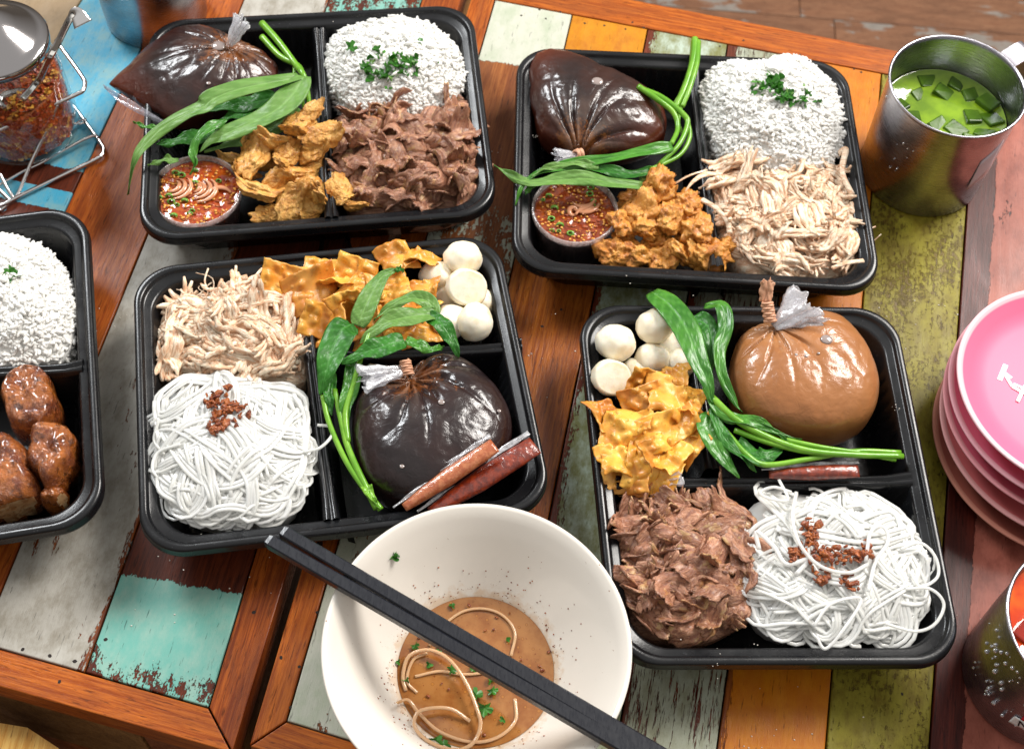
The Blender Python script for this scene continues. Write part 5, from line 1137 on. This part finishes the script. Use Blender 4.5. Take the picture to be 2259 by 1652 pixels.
V, F = lathe([(.01, 1.78), (2, 1.78), (4.2, 1.78), (4.42, 1.82)], 120, (*BC, 0)); put("leftover_soup", V, F, m_soup(), bw)
def D6(x, y): return (564.7 + .45 * x, 1073 + .45 * y)
def bn(pts, r=.13):
    P = smooth_path([at(*D6(p[0], p[1]), p[2]) for p in pts], 60); V, F = tube(P, r, 8, .7, up=True); put("noodle_strand", V, F, plain_nood, bw)
tn = NT("soaked_noodle"); tn.set(Base_Color=(.56, .34, .18), Roughness=.2, Coat_Weight=.6, Coat_Roughness=.08); tn.sss(.3, (1, .7, .4), .3); plain_nood = tn.m
bn([(735, 1000, 1.85), (720, 930, 1.95), (750, 830, 2.1), (850, 800, 2.3), (950, 850, 2.4), (1030, 960, 2.4), (1080, 1080, 2.4), (1100, 1170, 2.3), (1060, 1260, 2.3), (970, 1290, 2.4), (850, 1250, 2.5), (780, 1180, 2.5), (790, 1110, 2.5), (860, 1085, 2.4), (960, 1090, 2.2), (1050, 1150, 1.9)], .11)
bn([(850, 780, 1.86), (920, 680, 1.86), (1020, 610, 1.9), (1130, 600, 1.9), (1220, 640, 1.9), (1270, 720, 1.9), (1250, 830, 1.86)], .09)
bn([(690, 1060, 3.2), (745, 1045, 2.1), (800, 1110, 2.0), (900, 1200, 2.0), (1050, 1250, 1.9), (1180, 1230, 1.9), (1270, 1150, 1.85), (1270, 1040, 1.8)], .1)
bn([(780, 930, 1.85), (900, 905, 1.88), (1020, 920, 1.88), (1140, 910, 1.85)], .09)
bn([(790, 1010, 1.82), (740, 950, 1.9), (770, 850, 1.95), (840, 815, 1.95)], .09)
rg = random.Random(9)
for (x, y, s_) in [(735, 950, .9), (780, 780, .8), (850, 870, .9), (905, 790, .8), (960, 900, 1.0), (1070, 890, .9), (1080, 1020, 1.3), (1120, 1085, 1.5), (1155, 950, 1.1), (1160, 1000, 1.0), (1240, 750, .7), (880, 1240, 1.6), (920, 1265, 1.2), (960, 585, .7), (700, 860, .7), (1210, 1140, .7), (710, 1120, 1.1)]:
    place("herb_piece", CM[rg.randrange(6)], at(*D6(x, y), 1.95), (rg.gauss(0, .2), rg.gauss(0, .2), rg.random() * 6), s_ * .75, label="small coriander piece floating in the brown soup", cat="herb", group="herb pieces in the soup")
for (x, y, s_) in [(845, 1025, 1.3), (945, 993, .9), (1125, 705, 1.0), (1165, 700, .9), (1180, 640, 1.1), (1300, 850, .9), (1390, 880, 1.1), (910, 965, .7), (1405, 900, 1.2), (1245, 620, .7), (800, 740, 1.0), (740, 1145, 1.3), (1435, 808, 1.2), (1045, 580, 1.2), (1120, 1215, 1.1)]:
    place("chilli_speck", GM[rg.randrange(6)], at(*D6(x, y), 1.86 if y > 600 else 2.0), (0, 0, rg.random() * 6), s_ * .5, label="dark red chilli speck in the brown soup", cat="chilli", group="chilli specks in the soup")
A = Acc(); sv, sf = ball(4, 5)
for i in range(170):   # dried specks on the inner wall
    r = 4.6 + abs(rg.gauss(0, .75)); a = rg.random() * 6.283
    z = np.interp(r, [3.9, 4.55, 5.3, 6.6, 7.6], [1.25, 1.9, 2.7, 4.3, 5.55]) + .03; s_ = rg.uniform(.025, .075); A.add(sv * np.array([s_, s_ * .7, .03]) + np.array([BC[0] + r * math.cos(a), BC[1] + r * math.sin(a), z]), sf)
setp(A.put("dried_specks", M_GARLIC, bw), kind='stuff')
p = at(*D6(678, 345), 4.9)
t = thing("herb_scrap", "wet dark green coriander scrap stuck high on the inside of the bowl", "herb", p)
for k in range(4): place("leaf_fragment", CM[k], p + np.array([rg.gauss(0, .1), rg.gauss(0, .12), .1 + .05 * k]), (rg.gauss(0, .4), rg.gauss(0, .5), k), .8, parent=t)
t = NT("black_chopstick_plastic"); n = t.noise(1, t.coord((9, 2, 9)), 3, .6); sp = t.noise(1, t.coord((2, 2, 2)), 4, .7)
t.set(Base_Color=t.mix(t.ramp(sp, .6, .75, 0, .2), (.009, .010, .015), (.05, .052, .065)), Roughness=t.ramp(n, .3, .7, .26, .38)); t.l(t.bump(n, .01, .5), t.p.inputs['Normal']); M_CHOP = t.m
def chop(a_, b_, z0, z1, w0, w1, label):
    A_, B_ = at(*a_, z0), at(*b_, z1); d = B_ - A_; L_ = np.linalg.norm(d); d /= L_; q = np.cross(d, [0, 0, 1.]); q /= np.linalg.norm(q); r_ = np.cross(q, d); V = []; n = 8
    fs = [0, .004, .012, .5, 1]
    for f in fs:
        w_ = w0 + (w1 - w0) * f; 
        if f == 0: w_ *= .6
        elif f == .004: w_ *= .85
        c_ = w_ * .22
        for x, y in ((-w_, -w_ + c_), (-w_ + c_, -w_), (w_ - c_, -w_), (w_, -w_ + c_), (w_, w_ - c_), (w_ - c_, w_), (-w_ + c_, w_), (-w_, w_ - c_)): V.append(A_ + d * L_ * f + q * x + r_ * y)
    F = gridfaces(len(fs), n, True) + [tuple(range(n))[::-1], tuple((len(fs) - 1) * n + i for i in range(n))]
    o = put("chopstick", V, F, M_CHOP, None, False); return setp(o, label, "chopstick", "black chopsticks on the bowl")
chop((587, 1190), (1584, 1768), 6.46, 6.5, .34, .41, "black chopstick nearer the viewer, lying across the soup bowl")
chop((620, 1171), (1626, 1766), 6.46, 6.5, .34, .41, "black chopstick on the far side of the pair across the soup bowl")

# ---------------------------------------------------------------- steel mugs
def mug(c, r, h, label, rb=None, handle=None):
    rb = rb or r * .97; t = thing("steel_mug", label, "mug", (c[0], c[1], 0), "stainless steel mugs")
    V, F = lathe([(0.01, .25), (rb - .5, .2), (rb - .3, 0), (rb - .12, .02), (rb, .2), (rb + (r - rb) * .5, h * .5), (r - .06, h - .35), (r - .04, h - .18), (r + .05, h - .14), (r + .11, h - .03), (r + .06, h + .05), (r - .03, h + .04), (r - .12, h - .05), (r - .14, h - .3), (rb - .12, .4), (rb - .4, .32), (.01, .32)], 128, (*c, 0)); put("mug_body", V, F, M_STEEL, t, org=(*c, 0))
    if handle is not None:
        a = R(handle); d = np.array([math.cos(a), math.sin(a), 0]); q = np.array([-d[1], d[0], 0]); C3 = np.array([c[0], c[1], 0])
        path = smooth_path([C3 + d * (r - .1) + [0, 0, h - .35], C3 + d * (r + .6) + [0, 0, h - .2], C3 + d * (r + 1.9) + [0, 0, h - .1], C3 + d * (r + 2.5) + [0, 0, h - .5], C3 + d * (r + 2.55) + [0, 0, h - 2], C3 + d * (r + 2.3) + [0, 0, h - 4.5], C3 + d * (r + 1.2) + [0, 0, h - 6.3], C3 + d * (rb - .05) + [0, 0, h - 6.9]], 40)
        G = np.zeros((40, 5, 3))
        for i in range(40):
            for j in range(5): G[i, j] = path[i] + q * (j / 4 - .5) * 1.5
        G[:, 0, :] += 0
        V, F = sheet(G, .12); put("handle", V, F, M_STEEL, t, False)
    return t
MR = (28.6, 66.5)
tm = mug(MR, 4.62, 9, "steel mug of green drink with jelly cubes at the right edge", 4.35, 38)
def m_drink(name, a, b):
    t = NT(name); n = t.noise(1, t.coord((.6, .6, .6)), 3, .5); t.set(Base_Color=t.mix(t.ramp(n, .35, .65), a, b), Roughness=.06, Coat_Weight=.6, Coat_Roughness=.04); t.sss(.3, (1, 1, .3), .5)
    t.l(t.bump(t.noise(1, t.coord((1.5, 1.5, 1.5)), 2), .04, .4), t.p.inputs['Normal']); return t.m
M_GREEN = m_drink("green_drink", (.22, .36, .012), (.13, .24, .008)); M_ORDR = m_drink("orange_drink", (.75, .12, .005), (.60, .045, .003))
def drink(c, z, r, m, name):
    V, F = lathe([(.01, 0), (r * .5, 0), (r - .1, 0), (r, .05)], 90, (*c, z)); o = put(name, V, F, m); return o
o = drink(MR, 6.0, 4.33, M_GREEN, "green_drink"); setp(o, "bright green iced drink filling the steel mug at the right", "drink")
M_JEL = m_drink("dark_jelly", (.06, .13, .006), (.025, .06, .004)); M_JEL.node_tree.nodes["Principled BSDF"].inputs["Coat Weight"].default_value = 0; M_JEL.node_tree.nodes["Principled BSDF"].inputs["Roughness"].default_value = .22; M_JEL.node_tree.nodes["Principled BSDF"].inputs["Specular IOR Level"].default_value = .2; M_JEL2 = m_drink("red_jelly", (.35, .02, .006), (.16, .008, .004))
def cube_mesh(m, i):
    V = np.array([(x, y, z) for x in (-1, 1) for y in (-1, 1) for z in (-1, 1)], float) * .5; F = [(0, 1, 3, 2), (4, 6, 7, 5), (0, 4, 5, 1), (2, 3, 7, 6), (0, 2, 6, 4), (1, 5, 7, 3)]
    rg = random.Random(i); V = V * np.array([rg.uniform(.9, 1.4), rg.uniform(.8, 1.1), rg.uniform(.6, .9)]); V += np.array([[rg.gauss(0, .05) for _ in range(3)] for _ in range(8)])
    me = mkmesh("jelly_cube", V, F, m, False); return me
JC = [cube_mesh(M_JEL, i) for i in range(4)]; JR = [cube_mesh(M_JEL2, i) for i in range(4)]
def cubes(c, z, r, n, meshes, label, grp, seed):
    rg = random.Random(seed); pts = []
    while len(pts) < n:
        a = rg.random() * 6.283; q = (c[0] + (r - .75) * math.sqrt(rg.random()) * math.cos(a), c[1] + (r - .75) * math.sqrt(rg.random()) * math.sin(a))
        if all(math.hypot(q[0] - p[0], q[1] - p[1]) > 1.2 for p in pts): pts.append(q)
        elif rg.random() < .002: break
    for i, q in enumerate(pts):
        o = place("jelly_cube", meshes[i % 4], (*q, z + rg.uniform(-.36, -.16)), (rg.gauss(0, .12), rg.gauss(0, .12), rg.random() * 3), rg.uniform(1.05, 1.35), label=label, cat="jelly cube", group=grp)
        bv = o.modifiers.new("bevel", 'BEVEL'); bv.width = .0008; bv.segments = 2
cubes(MR, 6.0, 4.3, 17, JC, "dark translucent jelly cube floating in the green drink", "jelly cubes in the green drink", 3)
MB = (32.0, 28.3)
tm2 = mug(MB, 4.58, 8.6, "steel mug of orange drink cut by the lower right corner", 4.3)
o = drink(MB, 7.6, 4.4, M_ORDR, "orange_drink"); setp(o, "orange red iced drink in the mug at the lower right corner", "drink")
cubes(MB, 7.65, 4.35, 16, JR, "dark red jelly cube floating in the orange drink", "jelly cubes in the orange drink", 4)
mug((-29.6, 76.2), 4.1, 8.5, "steel mug standing behind the top left tray, mostly above the photo", 3.85)
# droplets and sticker on the lower right mug
def on_mug(c, r, a, z): return np.array([c[0] + r * math.cos(a), c[1] + r * math.sin(a), z])
M_DROP = plain("water_drop", (.7, .72, .75), .04, Metallic=.0, Transmission_Weight=.8, Coat_Weight=1.0)
rg = random.Random(2); A = Acc(); sv, sf = ball(7, 9)
for i in range(46):
    a = rg.gauss(R(205), .28); z = rg.uniform(2.2, 7.2); s_ = rg.uniform(.04, .15); A.add(sv * s_ + on_mug(MB, 4.47, a, z), sf)
o = A.put("water_droplets", M_DROP, tm2); o['kind'] = 'stuff'
A = Acc()
for i in range(12):
    a = rg.gauss(R(225), .25); z = rg.uniform(3.5, 8); s_ = rg.uniform(.03, .09); A.add(sv * s_ + on_mug(MR, 4.52, a, z), sf)
o = A.put("water_droplets", M_DROP, tm); o['kind'] = 'stuff'
def patch(c, r, a0, a1, z0, z1, m, parent, name, skew=0):
    G = np.zeros((12, 6, 3))
    for i in range(12):
        for j in range(6): a = a0 + (a1 - a0) * i / 11; z = z0 + (z1 - z0) * j / 5 + skew * i / 11; G[i, j] = on_mug(c, r + .04, a, z)
    V, F = sheet(G, .02); return put(name, V, F, m, parent)
patch(MB, 4.42, R(232), R(250), 2.2, 3.2, plain("sticker_white", (.8, .8, .8), .4), tm2, "white_sticker", .5)
patch(MB, 4.43, R(236), R(256), 3.3, 4.1, plain("sticker_red", (.6, .02, .03), .4), tm2, "red_sticker", .5)
patch(MR, 4.5, R(-62), R(-42), 3.0, 6.0, plain("paper_label", (.55, .48, .52), .5), tm, "paper_label", 1.3)
cu = bpy.data.curves.new("sticker_letter", 'FONT'); cu.body = "N"; cu.size = .009; cu.extrude = .0002
tx = bpy.data.objects.new("sticker_letter", cu); col.objects.link(tx)
dg = bpy.context.evaluated_depsgraph_get(); me = bpy.data.meshes.new_from_object(tx.evaluated_get(dg)); bpy.data.objects.remove(tx)
me.materials.append(dark); a = R(238)
o = bpy.data.objects.new("sticker_letter", me); col.objects.link(o); o.parent = tm2
pp = on_mug(MB, 4.5, R(237), 2.55) - ORG[tm2.name]; o.location = Vector(pp) * S; o.rotation_euler = (R(90), R(-12), a + R(90))

# ---------------------------------------------------------------- plates
def m_plate(name, a, rimc=None, edge=7.0):
    t = NT(name); n = t.noise(1, t.coord((3, 3, 3)), 4, .6); sc2 = t.noise(1, t.coord((6, 1, 6)), 4, .7); c = a
    x = t.n('ShaderNodeVectorMath', operation='LENGTH'); sx = t.n('ShaderNodeVectorMath', operation='MULTIPLY'); t.l(t.coord(), sx.inputs[0]); sx.inputs[1].default_value = (1, 1, 0); t.l(sx.outputs[0], x.inputs[0])
    if rimc: c = t.mix(t.ramp(x.outputs['Value'], edge - .12, edge), a, rimc)
    c = t.mix(t.ramp(sc2, .70, .74, 0, .35), c, tuple(v * .45 for v in a)); t.set(Base_Color=c, Roughness=.42, Coat_Weight=.12, Coat_Roughness=.3); t.p.inputs['Specular IOR Level'].default_value = .12; t.l(t.bump(n, .01, .3), t.p.inputs['Normal']); return t.m
pk = [((35.3, 43.6), .0, 8.25, m_plate("shaded_pink_plate", (.30, .085, .06), (.42, .17, .12), 7.9), "pink plate coloured brown for shade, at the bottom of the stack on the right"),  # reddish pink plate, its shade put into a browner base colour
      ((35.2, 44.0), 1.1, 8.0, m_plate("dusty_rose_plate", (.52, .13, .13), (.56, .27, .26), 7.65), "dusty rose plate second from the bottom of the stack"),
      ((34.9, 44.6), 2.3, 7.8, m_plate("deep_pink_plate", (.62, .12, .18), (.66, .28, .30), 7.45), "deep pink plate in the middle of the stack"),
      ((34.8, 44.8), 3.4, 7.7, m_plate("rose_plate", (.66, .14, .22), (.72, .36, .40), 7.35), "rose pink plate just under the top one"),
      ((34.6, 44.9), 4.6, 7.35, m_plate("bright_pink_plate", (.86, .155, .27), (.80, .50, .54), 7.0), "bright pink plate with white lettering on top of the stack")]
for c, z, r, m, lab in pk:
    t = thing("round_plate", lab, "plate", (c[0], c[1], z + .01), "stacked pink plates")
    V, F = lathe([(.01, .0), (r * .6, 0), (r * .62, .25), (r * .82, .55), (r - .12, 1.25), (r, 1.38), (r, 1.46), (r - .08, 1.5), (r - .3, 1.42), (r * .86, .85), (r * .7, .52), (r * .3, .48), (.01, .48)], 120, (*c, z + .02)); put("plate_body", V, F, m, t, org=(*c, z))
def stroke(p, q, w_, z):
    A_, B_ = at(*p, z), at(*q, z); d = (B_ - A_) / np.linalg.norm(B_ - A_); s_ = np.array([-d[1], d[0], 0]) * w_ / 2; return [A_ - s_, B_ - s_, B_ + s_, A_ + s_]
A = Acc(); zt = 5.15; kk_ = 0
for (p, q, w_) in [((2219, 804), (2205, 838), .32), ((2214, 820), (2232, 834), .2), ((2216, 824), (2233, 852), .2), ((2233, 852), (2262, 868), .22), ((2236, 846), (2262, 858), .16), ((2245, 885), (2262, 850), .22)]:
    kk_ += 1; b4 = stroke(p, q, w_, zt + .008 * kk_); V = b4 + [v + np.array([0, 0, -.06]) for v in b4]; A.add(V, [(0, 1, 2, 3), (7, 6, 5, 4), (0, 4, 5, 1), (1, 5, 6, 2), (2, 6, 7, 3), (3, 7, 4, 0)])
A.put("white_lettering", plain("white_letter_paint", (.82, .74, .78), .4), t, False)

# ---------------------------------------------------------------- condiment jar and rack
def DZ(x, y): return (.2804 * x, .2804 * y)
JC_ = (-36.2, 63.3)
jar = thing("condiment_jar", "glass jar of red chilli flakes with a chrome lid and spoon at the left edge", "jar", (*JC_, .6))
V, F = lathe([(.01, .6), (3.3, .6), (3.75, .9), (3.8, 1.4), (3.72, 6.3), (3.5, 7.6), (3.3, 8.4), (3.3, 8.9), (3.1, 8.9), (3.1, 8.4), (3.3, 7.5), (3.52, 6.3), (3.6, 1.4), (3.4, 1.15), (.01, 1.1)], 96, (*JC_, 0)); put("glass_body", V, F, M_GLASS, jar)
lid = thing("jar_lid", None, None, (*JC_, 9)); del ORG[lid.name]; bpy.data.objects.remove(lid)
V, F = lathe([(3.2, 8.7), (3.62, 8.75), (3.66, 9.3), (3.55, 9.45), (3.2, 9.5), (2.9, 9.65), (1.8, 10.6), (.7, 11.3), (.01, 11.35)], 96, (*JC_, 0)); lo = put("lid", V, F, plain("polished_lid", (.42, .40, .40), .12, Metallic=1.0), jar)
V, F = lathe([(.01, 11.2), (.38, 11.2), (.42, 12.3), (.6, 12.6), (.55, 13.0), (.01, 13.1)], 40, (*JC_, 0)); put("knob", V, F, M_CHROME, lo)
b = Blob([(0, 0)] * 1, 0) if False else None
V = []; nr = 16
for i in range(nr + 1):
    for k in range(64):
        r = 3.48 * max(.001, i / nr); a = k * 2 * math.pi / 64; x, y = JC_[0] + r * math.cos(a), JC_[1] + r * math.sin(a); V.append((x, y, 4.9 + .35 * (x - JC_[0]) * .5 + .5 * fbm((x * .7, y * .7, 1))))
for k in range(64): a = k * 2 * math.pi / 64; V.append((JC_[0] + 3.45 * math.cos(a), JC_[1] + 3.45 * math.sin(a), 1.2))
setp(put("chilli_fill", V, gridfaces(nr + 2, 64, True), M_CHILI, jar), kind='stuff')
t = NT("chilli_flake_mix"); oi = t.vor(2.2, None, 'F1', 'Color'); sx = t.n('ShaderNodeSeparateXYZ'); t.l(oi, sx.inputs[0])
c = t.mix(sx.outputs[0], (.22, .012, .004), (.58, .10, .012)); c = t.mix(t.ramp(sx.outputs[1], .72, .8), c, (.75, .36, .05)); t.set(Base_Color=c, Roughness=.4); M_FLK = t.m
rng = np.random.RandomState(5); Vs = []; Fs = []; bq = np.array([(-1, -.6, 0), (.8, -.9, .2), (1, .7, -.1), (-.6, 1, .15)])
for i in range(5200):
    a = rng.rand() * 6.283
    if i % 3 == 0: r = 3.4 * math.sqrt(rng.rand()); z = 5.05 + .175 * r * math.cos(a) + .25 * rng.rand()
    else: r = 3.47 + .03 * rng.rand(); z = 1.2 + rng.rand() * (3.75 + .175 * r * math.cos(a))
    s_ = .07 + .07 * rng.rand(); Q = Matrix.Rotation(rng.rand() * 6, 3, 'Z') @ Matrix.Rotation((rng.randn() * .5 + (1.5 if i % 3 else 0)), 3, 'X') @ Matrix.Rotation(rng.rand() * 6, 3, 'Z')
    if i % 3: Q = Matrix.Rotation(a + math.pi / 2, 3, 'Z') @ Matrix.Rotation(1.57 + rng.randn() * .3, 3, 'X') @ Matrix.Rotation(rng.rand() * 6, 3, 'Z')
    Vs.append(bq @ np.array(Q).T * s_ + np.array([JC_[0] + r * math.cos(a), JC_[1] + r * math.sin(a), z])); Fs.append(np.arange(4)[None] + i * 4)
setp(put("chilli_flakes", np.concatenate(Vs), np.concatenate(Fs), M_FLK, jar, False), kind='stuff')
sp = thing("spoon", "chrome spoon standing in the jar of chilli flakes", "spoon", (*JC_, 4))
P = smooth_path([at(*DZ(170, 790), 5.6), at(*DZ(300, 640), 6.9), at(*DZ(400, 440), 9.3), at(*DZ(470, 310), 10.4), at(*DZ(550, 150), 11.8), at(*DZ(600, 105), 12.3), at(*DZ(655, 195), 11.9)], 50)
G = np.zeros((50, 5, 3)); T_, N_, B_ = frames(P)
for i in range(50):
    w_ = .22 + .42 * max(0, i / 49 - .7) / .3
    sd = np.cross(T_[i], [0.3, -.8, .5]); sd /= np.linalg.norm(sd)
    for j in range(5): G[i, j] = P[i] + sd * w_ * (j / 4 * 2 - 1)
V, F = sheet(G, .08); put("handle", V, F, M_CHROME, sp)
V, F = ball(14, 24); V = V[V[:, 2] <= .01 * 0 + 1]; V = V * np.array([1.5, 1.1, .6]); V[:, 2] = -np.abs(V[:, 2]) * 1.0; put("spoon_bowl", V * 1.0 + at(*DZ(150, 780), 5.7), F, M_CHROME, sp)
rk = thing("wire_rack", "chrome wire condiment rack around the glass jar", "wire rack", (*JC_, 0))
def wire(pts, r=.15):
    P = smooth_path([at(*DZ(x, y), z) for x, y, z in pts], 12 * len(pts)); V, F = tube(P, r, 10); put("wire", V, F, M_CHROME, rk)
wire([(-300, 1160, 4.6), (0, 1020, 4.6), (450, 812, 4.6), (600, 745, 4.6), (652, 715, 4.6), (668, 660, 4.6), (650, 610, 4.6), (540, 455, 4.6), (440, 320, 4.6)])
wire([(-300, 1700, .35), (0, 1620, .35), (120, 1560, .35), (450, 1400, .35), (740, 1262, .35), (800, 1225, .35), (818, 1180, .35), (795, 1130, .35), (690, 985, .35), (590, 850, .35), (450, 690, .35)])
wire([(450, 825, 4.5), (400, 950, 3.6), (255, 1260, 1.6), (180, 1440, .6), (130, 1545, .3), (80, 1570, .3), (30, 1530, .6), (-60, 1440, 1.2)], .13)
wire([(-300, 1640, .6), (0, 1455, .6), (180, 1350, .6), (330, 1280, .6), (600, 1130, .6), (690, 1085, .6), (760, 1062, .7)], .11)
wire([(0, 1370, 1.2), (50, 1470, .7), (105, 1555, .35)], .13)
wire([(590, 975, 1.3), (640, 948, .8), (675, 940, .5), (665, 965, .35), (610, 985, .3)], .08)
wire([(-60, 1620, .3), (60, 1600, .2), (0, 1660, .2)], .12)

# ---------------------------------------------------------------- crumbs and drops
def crumbs(name, label, cat, pts, z, m, seed, smax=.07):
    rg = random.Random(seed); A = Acc(); V0, F0 = ball(4, 5)
    for px, py, sp_, n_ in pts:
        for _ in range(n_):
            p = at(px + rg.gauss(0, sp_), py + rg.gauss(0, sp_ * .6), z); s_ = rg.uniform(.02, smax); A.add(V0 * np.array([s_, s_ * .8, s_ * .5]) + p, F0)
    o = A.put(name, m, None); return setp(o, label, cat, kind='stuff')
CR = plain("crumb", (.75, .70, .62), .5)
crumbs("table_crumbs", "tiny pale crumbs scattered on the table between the trays", "crumbs", [(700, 560, 120, 12), (1180, 800, 50, 10), (2030, 700, 70, 14), (250, 700, 40, 8), (1700, 1560, 160, 16), (380, 1350, 100, 10), (2180, 1350, 40, 8), (1100, 330, 15, 4)], .02, CR, 3)
crumbs("rim_crumbs", "tiny pale specks stuck to the black tray rims", "crumbs", [(1570, 1452, 60, 9), (820, 40, 200, 5), (1180, 300, 4, 6), (1980, 900, 6, 6), (430, 1196, 40, 4), (1300, 900, 4, 6), (1450, 606, 90, 6)], 4.26, CR, 4, .05)
